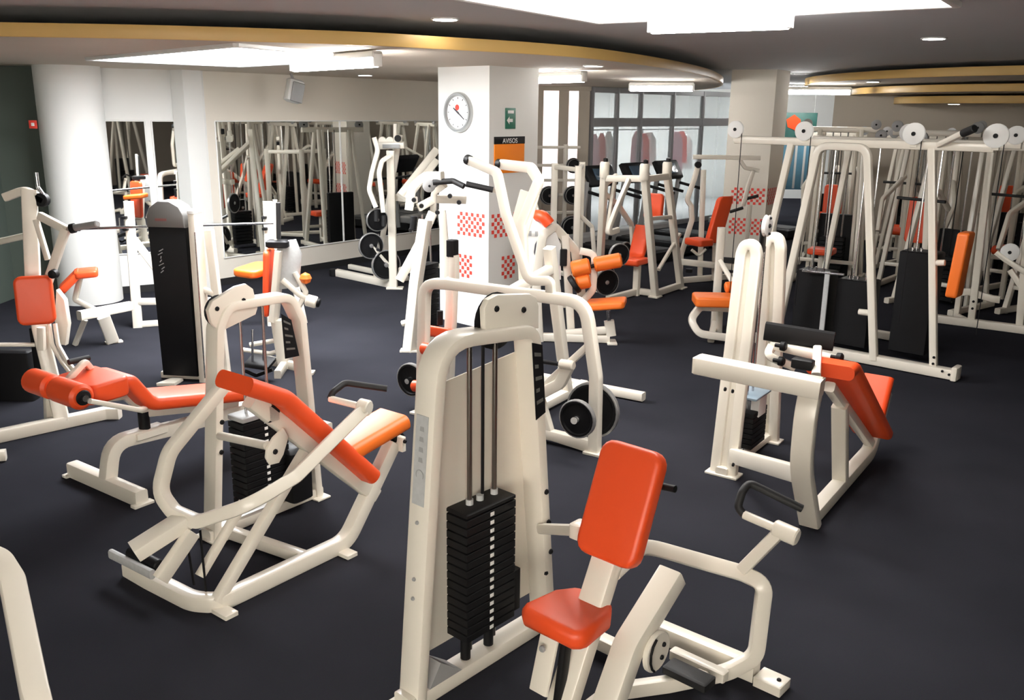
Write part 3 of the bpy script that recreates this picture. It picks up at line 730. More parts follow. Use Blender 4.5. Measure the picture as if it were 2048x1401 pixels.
# adjustable lever head with long black roller pad, above the front
hb = P.w(1600, 700, -.25)
frame(T, 'lever_head', [P.w(1545, 690, -.45), P.w(1670, 720, -.05)], .05, .07, Z, 0)
mk('roller_pad', B().tube([P.w(1530, 662, -.5), P.w(1668, 684, -.1)], .115, .06, Z, 0, .02), BLACK, T)
frame(T, 'roller_bracket', [P.w(1545, 690, -.45), P.w(1535, 712, -.45), P.w(1590, 735, -.3)], .05, .05, None, .03)
frame(T, 'lever_support', [P.w(1635, 700, -.12), P.w(1632, 755, -.03)], .05, .06, P.n, 0)
for u, v, o in ((1560, 692, -.38), (1556, 722, -.38), (1672, 715, -.02)):
    mk('adjuster_knob', B().lathe(P.w(u, v, o) - P.n * .03, P.n, [(.012, 0), (.012, .03), (.028, .035), (.03, .06), (.02, .07)], 12), BLACK, T)
mk('adjuster_block', B().box(P.w(1606, 728, -.12), (P.n, P.e, Z), (.12, .06, .06), .01), BLACK, T)

AX, NX = V((.57, .82, 0)).normalized(), V((.82, -.57, 0)).normalized()     # the two directions the machines are lined up on
# ------------------------------------------------------------------ M15: four-way cable station at right
P = PL((2.65, 8.96), (3.99, 7.77))
T = thing('cable_station', 'tall white cable station with round pulleys along its top beam', 'gym machine', P(.6, -.3, 0))
ZT = 2.0
frame(T, 'top_beam', [P(-.56, 0, ZT + .04), P(1.84, 0, ZT + .04)], .06, .075, P.n, 0)
posts = [(.04, -.26, 0), (1.34, 1.60, 0)]
for s1, s0, o in posts:
    frame(T, 'post', [P(s0, o, .06), P(s1, o, ZT + .02)], .065, .065, P.n, 0)
frame(T, 'arch_post', [P(.08, .06, .06), P(.34, .06, ZT + .01), P(.80, .06, ZT + .01), P(1.08, .06, .06)], .07, .07, P.n, .12)
frame(T, 'floor_beam', [P(-.4, .03, .055), P(1.80, .03, .055)], .11, .09, P.n, 0)
for s in (-.38, 1.80): mk('end_bracket', B().box(P(s, .03, .07), (P.e, P.n, Z), (.05, .15, .13), .01), WHITE, T)
bolts(T, [P(1.70, .09, .08), P(1.76, .09, .06), P(1.60, .04, .18), P(1.60, .04, .12)], P.n, .012)
for s, off, r in ((-.54, .02, .085), (.18, .02, .09), (1.19, .02, .095), (1.85, .02, .1)):
    pulley('pulley', P(s, off + .03, ZT + .14), P.n, r, .03, SIGNW, T)
    mk('pulley_bracket', B().box(P(s, off, ZT + .09), (P.e, P.n, Z), (.06, .03, .14), .006), WHITE, T)
    mk('cable', B().cyl(P(s + .07, off + .03, .45), P(s + .07, off + .03, ZT + .13), .004, 6), BLACK, T)
# rear half of the station
PB = PL(P(0, -1.05, 0), P(1, -1.05, 0))
frame(T, 'rear_beam', [PB(-.2, 0, ZT + .04), PB(1.8, 0, ZT + .04)], .06, .07, PB.n, 0)
for s1, s0 in ((.2, .0), (1.0, 1.15)): frame(T, 'rear_post', [PB(s0, 0, 0), PB(s1, 0, ZT + .02)], .06, .06, PB.n, 0)
for s in (.52, 1.10): frame(T, 'bridge_beam', [P(s, 0, ZT + .03), PB(s, 0, ZT + .03)], .05, .06, Z, 0)
for s in (.78, 1.75): pulley('pulley', PB(s, .03, ZT + .13), PB.n, .085, .03, SIGNW, T)
frame(T, 'rear_floor_beam', [PB(-.1, 0, .05), PB(1.25, 0, .05)], .09, .08, PB.n, 0)
# shrouded weight stacks
for k, (s, o, h) in enumerate(((.30, -.30, .70), (.72, -.32, .66), (1.24, -.44, .98))):
    mk('stack_shroud', B().box(P(s, o, .08 + h / 2), (P.e, P.n, Z), (.34, .26, h), .015), BLACK, T)
    for d in (-.06, .06): mk('guide_rod', B().cyl(P(s + d, o, .5), P(s + d, o, ZT), .009, 8), STEEL, T)
    for d in (-.08, 0, .08): mk('shroud_bolt', B().lathe(P(s + d, o + .05, .08 + h), Z, [(.014, 0), (.014, .03), (.008, .035)], 8), STEEL, T)
mk('selector_scale', B().box(P(.485, -.1, .5), (P.e, P.n, Z), (.05, .02, .62), .004), DECAL, T)
mk('cross_handle', B().cyl(P.w(1605, 542, -.1), P.w(1688, 550, -.1), .013, 10), STEEL, T)
mk('side_peg', B().cyl(P.w(1718, 624, .05), P.w(1752, 628, .05), .03, 10), WHITE, T)
# arm with a grip at the top right, and the upright orange pad
frame(T, 'upper_arm', [P(1.40, .03, ZT + .05), P(1.66, .22, ZT + .17)], .05, .05, None, 0)
mk('arm_grip', B().cyl(P(1.63, .2, ZT + .155), P(1.74, .28, ZT + .20), .034, 12, .006), RUBBER, T)
c = P.w(1896, 527, .0)
pad('upright_pad', c + P.e * .10, (P.n, Z + P.e * .06, P.e), rr(.2, .58, .03), .10, ORANGE2, T)
mk('pad_bracket', B().cyl(P.w(1868, 526, .0), P.w(1890, 526, 0), .028, 10), WHITE, T)

# ------------------------------------------------------------------ M3: lying leg curl behind the row machine
P = PL((-2.48, 5.14), (-2.48 + .58, 5.14 + .815))
T = thing('leg_curl_machine', 'lying leg curl bench with orange rollers, behind the left row machine', 'gym machine', P(.5, 0, 0))
frame(T, 'front_foot_beam', [P(0, -.40, .045), P(0, .36, .045)], .10, .08, Z, 0)
for o in (-.4, .36): foot(T, P(0, o, 0), (P.e, P.n), (.13, .05, .02))
frame(T, 'spine', [P(0, 0, .06), P(.05, 0, .30), P(.5, 0, .27), P(1.35, 0, .25), P(1.5, 0, .0)], .085, .085, P.n, [0, .16, .2, .15, 0])
frame(T, 'rear_foot_beam', [P(1.5, -.35, .045), P(1.5, .35, .045)], .09, .08, Z, 0)
mk('seat_post', B().cyl(P(.28, 0, .28), P(.28, 0, .44), .035, 14), BLACK, T)
mk('spine_bracket', B().box(P(.30, .0, .30), (P.e, P.n, Z), (.22, .12, .05), .008), WHITE, T)
frame(T, 'bench_beam', [P(.02, 0, .60), P(.17, 0, .58), P(.30, 0, .43), P(.98, 0, .31)], .06, .06, P.n, .05)
slabpad('bench_pad', [(.10, .70), (.14, .695), (.26, .52), (1.02, .39)], .33, .085, ORANGE, T, P)
pad('thigh_pad', P(-.02, -.01, .685), (P.n, P.e + Z * .05, Z), rr(.40, .26, .05), .12, ORANGE, T)
R0 = P(-.21, .22, .70); R1 = P(-.21, -.34, .70)
for a, b2 in ((.0, .50), (.56, 1.0)):
    mk('roller', B().cyl(R0.lerp(R1, a), R0.lerp(R1, b2), .075, 20, .018), ORANGE, T)
mk('roller_axle', B().cyl(R0 + P.n * .03, R1, .02, 12), STEEL, T)
mk('roller_hub', B().lathe(R0, P.n, [(.04, 0), (.045, .006), (.04, .012), (.022, .014), (.022, .02)], 18), BLACK, T)
frame(T, 'roller_arm', [P(-.19, .25, .68), P(.1, .25, .55), P(.22, .12, .5)], .04, .03, P.n, .05)
frame(T, 'swing_arm', [P(-.15, -.07, .72), P(-.02, -.07, .82), P(.1, -.2, .70)], .04, .04, P.n, .04)
# its weight tower stands beside the bench (partly hidden)
OT = -.70
grip(T, [P(-.05, -.2, .80), P(.08, -.2, .80)], .018, 0)

# ------------------------------------------------------------------ M10: plate-loaded machine in the middle
P = PL((.55 - .85 * 1.15, 5.88 + .53 * 1.15), (.55, 5.88))
T = thing('plate_loaded_machine', 'white plate-loaded machine with overhead arms, right behind the nearest tower', 'gym machine', P(.45, -.3, 0))
frame(T, 'arch_frame', [P(-.32, 0, .0), P(-.27, 0, 1.04), P(-.05, 0, 1.06), P(1.08, 0, 1.06), P(1.18, 0, .55), P(1.19, 0, 0)], .075, .08, P.n, [0, .14, .02, .16, .3, 0])
foot(T, P(1.2, 0, 0), (P.e, P.n), (.15, .12, .02)); foot(T, P(-.32, 0, 0), (P.e, P.n), (.15, .12, .02))
frame(T, 'lower_beam', [P(-.3, 0, .06), P(.70, 0, .07), P(1.18, 0, .06)], .07, .075, P.n, 0)
frame(T, 'long_base_beam', [P(.45, 0, .06), P(.45, -1.25, .06)], .07, .08, Z, 0)
frame(T, 'rear_foot_beam', [P(-.1, -1.25, .045), P(1.0, -1.25, .045)], .07, .08, Z, 0)
frame(T, 'spine_post', [P(.45, -.95, .06), P(.45, -.6, 1.3)], .08, .08, P.e, 0)
frame(T, 'spine_brace', [P(.45, -.0, 1.04), P(.45, -.66, 1.14)], .07, .07, Z, 0)
frame(T, 'diagonal_brace', [P(.46, -.05, .1), P(.85, -.02, .5), P(1.15, 0, .8)], .05, .05, P.n, 0)
# overhead arms
A1 = [P.w(1102, 590, .0), P.w(1100, 562, .02), P.w(1058, 562, .03), P.w(1012, 430, -.05), P.w(994, 345, -.15), P.w(941, 322, -.25)]
frame(T, 'lever_arm', A1, .055, .065, P.n, [0, .03, .09, .3, .08, 0])
A2 = [P.w(1050, 585, -.25), P.w(1043, 450, -.3), P.w(1078, 362, -.35), P.w(1062, 336, -.37), P.w(1004, 329, -.45)]
frame(T, 'lever_arm', A2, .055, .075, P.n, [0, .1, .04, .04, 0])
for p, q in ((A1[-1], A1[-2]), (A2[-1], A2[-2])):
    d = (p - q).normalized(); mk('end_cap', B().cyl(p - d * .01, p + d * .05, .038, 12, .008), BLACK, T)
frame(T, 'arm_web', [P.w(1036, 470, -.3), P.w(1060, 385, -.35)], .03, .16, P.n, 0)
# padded seat and knee hold-down
frame(T, 'knee_post', [P.w(908, 560, -.55), P.w(908, 510, -.55)], .07, .07, P.n, 0)
mk('knee_post_sleeve', B().box(P.w(905, 497, -.55), (P.e, P.n, Z), (.075, .075, .14), .008), BLACK, T)
frame(T, 'seat_post', [P.w(905, 555, -.55), P.w(897, 760, -.55)], .08, .08, P.n, 0)
pad('seat', P.w(897, 668, -.35), (P.e, P.n + Z * .3, Z), rr(.30, .30, .05), .09, ORANGE, T)
mk('seat_adjuster', B().cyl(P.w(880, 622, -.3), P.w(880, 650, -.3), .025, 10), BLACK, T)
mk('leg_roller', B().cyl(P.w(844, 697, .07), P.w(885, 702, .07), .045, 16, .012), ORANGE, T)
frame(T, 'roller_bar', [P.w(868, 690, .06), P.w(862, 790, .08), P(-.29, 0, .2)], .035, .035, P.n, .03)
mk('foot_roller', B().cyl(P.w(826, 772, .10), P.w(872, 775, .10), .045, 16, .012), ORANGE, T)
# horns with discs
c1, c2 = P.w(1155, 838, .22), P.w(1186, 820, -.12)
hd = P.n
mk('plate_horn', B().cyl(P.w(1186, 820, -.3), c1 + hd * .05, .024, 12), STEEL, T)
plate(T, c1, hd, .132); plate(T, c2, hd, .20)
plate(T, P.w(823, 760, -.05), hd, .135)
mk('plate_horn', B().cyl(P.w(823, 760, -.05) - hd * .2, P.w(823, 760, -.05) + hd * .06, .022, 12), STEEL, T)
frame(T, 'horn_link', [P.w(823, 760, -.15), P(-.29, -.05, .3)], .06, .05, P.n, 0)
frame(T, 'storage_arm', [P.w(1078, 790, .0), P.w(1120, 768, .0), P.w(1140, 728, .0)], .06, .08, P.n, .1)
mk('storage_horn', B().cyl(P.w(1120, 728, .02), P.w(1148, 732, .02), .035, 14, .008), WHITE, T)
mk('storage_peg', B().cyl(P.w(1086, 724, .02), P.w(1120, 729, .02), .016, 10), BLACK, T)
frame(T, 'storage_brace', [P.w(1080, 800, 0), P.w(1100, 870, 0), P.w(1180, 895, 0)], .06, .07, P.n, .05)

# ------------------------------------------------------------------ M6: tower with a long black shroud
Y = 7.45
def dp(u, v, y=None): return DP(u, v, Y if y is None else y)
g0 = V((-2.86, 7.45, 0))
PT = PL(g0, g0 + V((1, -.12, 0)))
T = thing('shrouded_weight_tower', 'white weight tower with a tall black shroud and a grey cap', 'gym machine', g0 + V((.15, .2, 0)))
mk('shroud', B().prism([PT(-.15, .02, .05), PT(.16, .02, .05), PT(.16, .02, 1.33), PT(-.165, .02, 1.33)], PT.n * -.16, .01), BLACK, T)
cap = [(-.17, 1.33), (-.168, 1.42), (-.14, 1.49), (-.06, 1.545), (.04, 1.545), (.12, 1.50), (.155, 1.43), (.16, 1.33)]
mk('grey_cap', B().prism([PT(s, .03, z) for s, z in cap], PT.n * -.2, .012), mat('dark_grey_cap', (.15, .145, .14), .4), T)
mk('cap_badge', B().prism([PT(-.09, .031, 1.385), PT(.01, .031, 1.385), PT(.01, .031, 1.405), PT(-.09, .031, 1.405)], PT.n * .002), mat('dull_red_badge', (.22, .08, .07), .6), T)
b = B()
for k in range(7): b.rod([PT(-.085 + .012 * math.sin(k * 2.1), .022, .95 + .03 * k), PT(-.06 + .012 * math.sin(k * 1.3), .022, .97 + .03 * k)], .004, 0, 6)
mk('shroud_emblem', b, GREY, T)
frame(T, 'side_post', [PT(.20, -.06, 0), PT(.215, -.06, 1.45)], .16, .06, PT.n, 0)
mk('post_cap', B().box(PT(.215, -.06, 1.46), (PT.e, PT.n, Z), (.07, .17, .05), .02), LAMPB, T)
frame(T, 'rear_post', [PT(.36, -.12, 0), PT(.30, -.12, 1.3)], .07, .07, PT.n, 0)
frame(T, 'post_brace', [PT(.22, -.08, .8), PT(.33, -.12, .75)], .05, .05, PT.n, 0)
frame(T, 'base_beam', [PT(-.2, -.08, .035), PT(.42, -.08, .035)], .09, .06, PT.n, 0)
mk('base_foot', B().prism([PT(-.13, .18, 0), PT(.02, .16, 0), PT(.02, .0, 0), PT(-.08, .0, 0)], Z * .03, .004), WHITE, T)
mk('cable', B().cyl(PT(.24, .04, .05), PT(.25, .04, 1.3), .006, 8), STEEL, T)

# ------------------------------------------------------------------ M7: machine seen from behind its thin red back pad
T = thing('seated_press_machine', 'white seated machine with a thin red back pad and light orange seat', 'gym machine', V((-2.05, 7.9, 0)))
Y = 7.9
PS = PL((-2.3, 8.15), (-1.75, 7.75)); PS.o = V((-2.05, 7.9, 0))
pad('backrest', dp(534, 566) + V((0, .05, 0)), (V((-.08, .99, 0)), V((.07, 0, 1)), V((-.99, -.08, .07))), rr(.3, .60, .05), .055, ORANGE, T)
frame(T, 'back_plate', [dp(560, 500), dp(548, 640)], .22, .05, Y1, 0)
mk('clear_shield', B().prism([dp(553, 484), dp(590, 480), dp(602, 510), dp(596, 575), dp(556, 580)], Y1 * .05, .008), DECAL, T)
pad('seat', dp(512, 540, 8.15), (V((.85, -.5, 0)), V((.5, .85, .1)), Z), rr(.30, .34, .07), .07, ORANGE2, T)
mk('pivot_head', B().box(dp(556, 488), (X1, Y1, Z), (.20, .12, .07), .02), BLACK, T)
frame(T, 'arm', [dp(565, 560), dp(600, 590), dp(628, 602)], .05, .05, Y1, .05)
frame(T, 'arm', [dp(590, 545), dp(612, 585), dp(585, 640)], .045, .045, Y1, .03)
mk('arm_hub', B().cyl(dp(612, 600), dp(634, 606), .055, 14, .01), WHITE, T)
mk('arm_hub_cap', B().cyl(dp(630, 604), dp(640, 607), .042, 14, .008), BLACK, T)
mk('elbow_ball', B().lathe(dp(611, 556) - Z * .06, Z, [(.0, 0), (.04, .02), (.055, .055), (.04, .09), (.0, .11)], 16), ORANGE2, T)
frame(T, 'main_post', [dp(555, 640), V((dp(560, 640).x + .02, 7.9, 0))], .12, .10, Y1, 0)
for a in (((500, 690), (560, 680), (600, 668)), ((485, 700), (540, 708), (600, 690))):
    mk('guard_rail', B().rod([dp(*q) for q in a], .022, .08), WHITE, T)
gq = G(610, 752); 
frame(T, 'base_beam', [V((-2.3, 8.05, .035)), V((gq.x, gq.y + .1, .035))], .08, .06, Z, 0)
foot(T, V((gq.x, gq.y + .06, 0)), (X1, Y1), (.14, .1, .025))
frame(T, 'base_cross', [V((-2.1, 8.4, .035)), V((-2.05, 7.55, .035))], .08, .06, Z, 0)
mk('foot_rest', B().box(dp(520, 725, 7.5), (V((.9, -.4, 0)), V((.4, .9, .5)), Z), (.26, .14, .04), .01), BLACK, T)
mk('foot_rest_arm', B().rod([dp(490, 742, 7.5), dp(512, 752, 7.5), dp(545, 740, 7.5)], .016, .03), BLACK, T)
for u in (505, 527): mk('rest_rod', B().cyl(dp(u, 660, 7.5), dp(u, 735, 7.5), .010, 8), STEEL, T)
# grip above the pad
frame(T, 'grip_arm', [dp(552, 482), dp(550, 400)], .035, .035, Y1, 0)
mk('grip_sleeve', B().cyl(dp(557, 478), dp(556, 405), .022, 12, .004), RUBBER, T)

# ------------------------------------------------------------------ M4: upright press at the far left
Y = 6.35
T = thing('torso_machine', 'white press machine at the far left edge with one orange back pad', 'gym machine', V((-3.4, 6.3, 0)))
e4 = V((.70, .71, 0)); n4 = V((.71, -.70, 0))
b0, b1 = V((-4.1, 5.45, .045)), V((-2.99, 6.55, .045))
frame(T, 'base_beam', [b0, b1 - e4 * .12, b1 + V((.02, -.08, .0))], .09, .08, Z, .05)
mk('base_toe', B().cyl(b1 + V((-.03, -.05, -.045)), b1 + V((-.03, -.05, .02)), .045, 14, .01), WHITE, T)
frame(T, 'foot_post', [dp(100, 838, 6.3), dp(98, 790, 6.3)], .07, .07, n4, 0)
pad('backrest', dp(70, 601, 6.2), (V((.93, .36, 0)), V((-.03, .08, 1)), V((.36, -.93, .1))), rr(.245, .345, .05), .08, ORANGE, T)
frame(T, 'back_post', [dp(58, 380, 6.5), dp(66, 560, 6.4), dp(80, 660, 6.35), V((-3.3, 6.25, .05))], .10, .08, V((.93, .36, 0)), .15)
frame(T, 'swing_arm', [dp(80, 432, 6.4), dp(137, 462, 6.3)], .05, .06, Y1, 0)
frame(T, 'swing_arm', [dp(132, 458, 6.3), dp(92, 575, 6.3)], .055, .06, Y1, 0)
frame(T, 'arm_strut', [dp(72, 440, 6.4), dp(96, 520, 6.35)], .04, .04, Y1, 0)
mk('handle', B().cyl(dp(148, 456, 6.3), dp(196, 448, 6.2), .024, 14, .006), GREY, T)
mk('handle_collar', B().cyl(dp(141, 458, 6.3), dp(150, 456, 6.3), .034, 14), BLACK, T)
mk('pivot_knob', B().lathe(dp(111, 547, 6.25), -Y1, [(.03, 0), (.034, .01), (.03, .05), (.01, .055)], 14), BLACK, T)
mk('cam', B().prism([dp(u, v, 6.5) for u, v in ((112, 580), (128, 600), (136, 650), (130, 692), (116, 690), (108, 640))], Y1 * .06, .01), WHITE, T)
for off in (0, 12): mk('curved_leg', B().tube([dp(98 + off, 648, 6.35), dp(104 + off, 690, 6.3), dp(122 + off, 722, 6.25), dp(140 + off, 745, 6.2)], .03, .03, Y1, .12), WHITE, T)
mk('guide_post', B().box(dp(82, 700, 6.45), (X1, Y1, Z), (.10, .09, .36), .012), BLACK, T)
frame(T, 'seat_support', [dp(82, 655, 6.25), dp(84, 700, 6.25)], .05, .05, Y1, 0)
frame(T, 'top_yoke', [dp(10, 395, 6.5), dp(50, 380, 6.5), dp(88, 402, 6.5)], .06, .06, Y1, .1)
mk('top_pulley', B().cyl(dp(84, 400, 6.5) - Y1 * .03, dp(84, 400, 6.5) + Y1 * .03, .05, 16, .006), BLACK, T)
mk('top_lever', B().rod([dp(72, 345, 6.5), dp(76, 375, 6.5), dp(92, 398, 6.5)], .014, .05), STEEL, T)
frame(T, 'rear_rail', [dp(-30, 490, 6.9), dp(60, 470, 6.7)], .05, .05, Y1, 0)
frame(T, 'low_rail', [dp(-30, 690, 6.2), dp(70, 690, 6.3)], .03, .03, Y1, 0)
mk('weight_guard', B().box(dp(20, 760, 6.9), (X1, Y1, Z), (.4, .12, .5), .02), BLACK, T)

# ------------------------------------------------------------------ M5: bench press bench with a barbell on its rack
T = thing('bench_press_rack', 'white bench press rack with uprights and a small orange bench by the round column', 'bench', V((-3.9, 9.2, 0)))
q = V((-4.02, 9.39, 0)); q2 = V((-2.62, 9.55, 0))
for k, (g, mir) in enumerate(((q, 1), (q2, 1))):
    ex = V((.93, .37, 0)) if k == 0 else V((.93, .37, 0)); ny = V((-.37, .93, 0))
    frame(T, 'upright', [g, g + Z * 1.34 + V((.03, 0, 0))], .08, .10, ny, 0)
    frame(T, 'rear_leg', [g + Z * 1.0, g + Z * .92 + ex * .06, g + Z * .62 + ex * .24, g + Z * .0 + ex * .34], .07, .08, ny, [0, .06, .2, 0])
    frame(T, 'foot_link', [g + Z * .03 - ex * .03, g + Z * .03 + ex * .36], .08, .06, ny, 0)
    for dz in (0, .12): mk('bar_hook', B().box(g + Z * (1.06 + dz) - Y1 * .06, (X1, Y1, Z), (.05, .07, .03), .006), BLACK, T)
frame(T, 'bench_beam', [G(158, 632, .34), G(262, 612, .34)], .09, .08, Z, 0)
frame(T, 'front_leg', [G(207, 634, .30), G(226, 684, .02)], .12, .05, V((.8, .6, 0)), 0)
foot(T, G(228, 686, 0), (V((.8, .6, 0)), V((-.6, .8, 0))), (.16, .08, .02))
frame(T, 'cross_tie', [q + Z * .28, q2 + Z * .28], .07, .07, Z, 0)
frame(T, 'bench_rear_leg', [DP(170, 640, 8.6), DP(150, 690, 8.6)], .05, .05, Y1, 0)
c = DP(172, 546, 8.7); pad('bench_seat', c, (V((.9, .4, .05)), V((-.4, .9, 0)), Z), rr(.22, .28, .04), .07, ORANGE, T)
c = DP(141, 562, 8.65); pad('bench_back', c, (V((.6, .27, .62)), V((-.4, .9, 0)), V((-.55, -.3, .75))), rr(.26, .28, .04), .07, ORANGE, T)
frame(T, 'bench_prop', [DP(160, 556, 8.7), DP(150, 600, 8.7), DP(200, 625, 8.7)], .05, .05, Y1, .03)
a, c = DP(150, 458, 9.2), DP(558, 446, 9.45)
tb = tag(mk('barbell', B().cyl(a, c, .014, 12), STEEL, org=(a + c) / 2), 'long steel barbell lying across the rack uprights behind the black shroud', 'barbell')
d = (c - a).normalized()
mk('collar', B().cyl(a, a + d * .05, .026, 12), STEEL, tb); mk('collar', B().cyl(c - d * .05, c, .026, 12), STEEL, tb)

# ------------------------------------------------------------------ M8: tall chest press against the mirror
Y = 11.9
T = thing('tall_press_machine', 'tall white chest press with chrome discs in front of the wide mirror', 'gym machine', V((-1.75, 11.9, 0)))
g0 = G(790, 578)
frame(T, 'main_post', [V((g0.x - .02, g0.y, 0)), V((dp(785, 300).x, 11.7, dp(785, 300).z))], .09, .10, Y1, 0)
frame(T, 'second_post', [V((g0.x - .35, g0.y + .6, 0)), dp(800, 270, 12.2)], .07, .07, Y1, 0)
foot(T, V((g0.x, g0.y, 0)), (X1, Y1), (.22, .12, .025))
frame(T, 'base_beam', [G(672, 552) + Z * .05, V((g0.x, g0.y + .02, .05))], .10, .09, Z, 0)
frame(T, 'base_beam', [G(700, 540) + Z * .05, V((g0.x + .1, g0.y + .5, .05))], .07, .07, Z, 0)
for u, v in ((672, 552),): mk('beam_cap', B().cyl(G(u, v) + V((-.03, -.02, .0)), G(u, v) + V((-.03, -.02, .1)), .06, 12, .01), BLACK, T)
frame(T, 'head_bar', [dp(752, 292), dp(808, 290)], .09, .09, Y1, 0)
mk('head_label', B().box(dp(782, 293, 11.83), (X1, Z, Y1), (.22, .05, .005), .002), GREY, T)
for u in (765, 780, 796): mk('head_lug', B().lathe(dp(u, 282) - Y1 * .03, Y1, [(.05, 0), (.055, .01), (.055, .05), (.05, .06)], 12), WHITE, T)
mk('head_knob', B().lathe(dp(796, 277, 11.8) - Y1 * .03, Y1, [(.04, 0), (.045, .01), (.04, .05)], 12), BLACK, T)
frame(T, 'mast', [dp(790, 290), dp(790, 248)], .045, .045, Y1, 0)
frame(T, 'press_arm', [dp(748, 275, 11.6), dp(756, 300, 11.6), dp(744, 345, 11.5), dp(738, 380, 11.4), dp(752, 415, 11.4)], .05, .06, Y1, .15)
frame(T, 'press_arm', [dp(780, 312, 11.6), dp(764, 322, 11.5), dp(758, 345, 11.4), dp(767, 425, 11.4)], .05, .06, Y1, .12)
for p, r_ in ((dp(752, 418, 11.4), 0), (dp(767, 428, 11.4), 0)): mk('arm_grip', B().cyl(p - Z * .02, p - Z * .16, .028, 12, .006), RUBBER, T)
frame(T, 'lever_bar', [dp(800, 392, 11.6), dp(873, 300, 12.2)], .06, .10, Y1, 0)
frame(T, 'lever_bar', [dp(812, 400, 11.4), dp(873, 322, 12.0)], .06, .09, Y1, 0)
frame(T, 'lever_link', [dp(790, 395), dp(830, 400, 11.5)], .08, .08, Y1, 0)
for u, v, y, r_ in ((742, 492, 11.6, .17), (772, 530, 11.7, .2), (754, 440, 11.9, .15)): plate(T, dp(u, v, y), (.5, -.85, 0), r_)
mk('disc_horn', B().cyl(dp(755, 470, 11.8), dp(756, 500, 11.5), .024, 10), STEEL, T)
frame(T, 'horn_arm', [dp(785, 540, 11.75), dp(742, 492, 11.62)], .05, .06, Y1, 0)
frame(T, 'seat_rail', [dp(790, 540, 11.8), dp(840, 540, 11.8)], .06, .08, Y1, 0)

# ------------------------------------------------------------------ M9: pulldown with black stack left of the column
Y = 8.7
T = thing('pulldown_machine', 'white pulldown machine with black curved grips left of the clock column', 'gym machine', V((-.95, 8.75, 0)))
g0 = G(818, 703)
frame(T, 'front_post', [V((g0.x, g0.y, 0)), dp(832, 565, 8.55), dp(851, 440, 8.6)], .09, .11, V((.5, .85, 0)), .1)
foot(T, V((g0.x, g0.y, 0)), (X1, Y1), (.17, .12, .02))
frame(T, 'brace', [dp(800, 560, 8.7), dp(838, 490, 8.65), dp(866, 425, 8.7)], .06, .09, Y1, .05)
frame(T, 'rear_post', [V((-.62, 9.15, 0)), dp(884, 420, 9.15)], .08, .08, Y1, 0)
frame(T, 'base_rail', [V((g0.x, g0.y, .035)), V((-.62, 9.2, .035))], .08, .06, Z, 0)
mk('side_lug', B().cyl(dp(803, 648, 8.55), dp(815, 645, 8.55), .03, 12, .006), WHITE, T)
for k in range(14): mk('weight_plate', B().box(V((-.86, 8.86, .12 + .052 * k)), (V((.5, .85, 0)), V((.85, -.5, 0)), Z), (.24, .13, .047), .005), BLACK, T)
for dx in (-.06, .06): mk('guide_rod', B().cyl(V((-.86 + dx, 8.86, .05)), V((-.86 + dx * .6, 8.86, 1.3)), .01, 8), STEEL, T)
frame(T, 'top_beam', [dp(838, 415, 8.75), dp(870, 398, 8.85), dp(930, 400, 9.0)], .07, .08, Y1, .08)
frame(T, 'curved_arm', [dp(818, 420, 8.75), dp(824, 375, 8.75), dp(850, 352, 8.7), dp(885, 352, 8.6)], .07, .08, Y1, .16)
frame(T, 'curved_arm', [dp(866, 425, 8.85), dp(868, 385, 8.8), dp(890, 370, 8.7)], .05, .06, Y1, .08)
mk('grip', B().rod([dp(866, 365, 8.6), dp(906, 362, 8.6), dp(928, 373, 8.55)], .028, .05), RUBBER, T)
mk('grip', B().rod([dp(932, 368, 8.6), dp(986, 380, 8.6)], .028, .05), RUBBER, T)
frame(T, 'grip_bar', [dp(986, 380, 8.6), dp(1003, 384, 8.7)], .045, .045, Y1, 0)
for u, v in ((843, 412), (828, 400), (822, 460), (900, 392), (918, 405), (875, 425)):
    mk('pivot_bolt', B().lathe(dp(u, v, 8.6), -Y1, [(.02, 0), (.024, .01), (.018, .03)], 10), BLACK, T)
pulley('pulley', dp(858, 372, 8.6), (0.3, -1, 0), .06, .03, GREY, T)
mk('grip_sleeve', B().cyl(dp(829, 432, 8.5), dp(826, 460, 8.5), .034, 12, .006), BLACK, T)

# ------------------------------------------------------------------ M11: leg extension right of the column
Y = 9.1
T = thing('leg_extension_machine', 'white leg machine with light orange rollers right of the clock column', 'gym machine', V((.95, 9.2, 0)))
frame(T, 'tower_frame', [V((.28, 9.0, 0)), dp(1072, 560, 9.0), dp(1085, 470, 9.0), dp(1108, 452, 9.1), dp(1150, 500, 9.2), V((.80, 9.35, 0))], .10, .09, Y1, .08)
mk('tower_panel', B().prism([dp(1050, 560, 9.05), dp(1050, 450, 9.05), dp(1075, 428, 9.05), dp(1102, 440, 9.05), dp(1122, 490, 9.05), dp(1122, 560, 9.05)], Y1 * .03, .006), SIGNW, T)
for a in (((1080, 475), (1072, 490), (1070, 505), (1075, 520)), ((1092, 492), (1083, 505), (1084, 520))):
    mk('panel_marking', B().rod([dp(u, v, 9.03) for u, v in a], .012, .03), INK, T)
for u, v in ((1045, 468), (1060, 467), (1073, 468), (1090, 469)): mk('panel_mark', B().box(dp(u, v, 9.03), (X1, Z, Y1), (.03, .05, .01), .002), GREY, T)
mk('top_pad', B().sweep([dp(1074, 432, 9.1), dp(1086, 432, 9.0), dp(1099, 448, 9.0)], circ(.06, 14), None, .06), ORANGE, T, 60)
frame(T, 'post', [dp(1130, 470, 9.1), V((.62, 9.1, 0))], .08, .08, Y1, 0)
mk('post_sleeve', B().box(dp(1127, 515, 9.05), (X1, Y1, Z), (.07, .08, .17), .008), BLACK, T)
frame(T, 'roller_arm', [dp(1160, 502, 9.0), dp(1190, 508, 9.0), dp(1186, 580, 9.0), dp(1165, 605, 9.1), dp(1120, 610, 9.2)], .05, .07, Y1, .08)
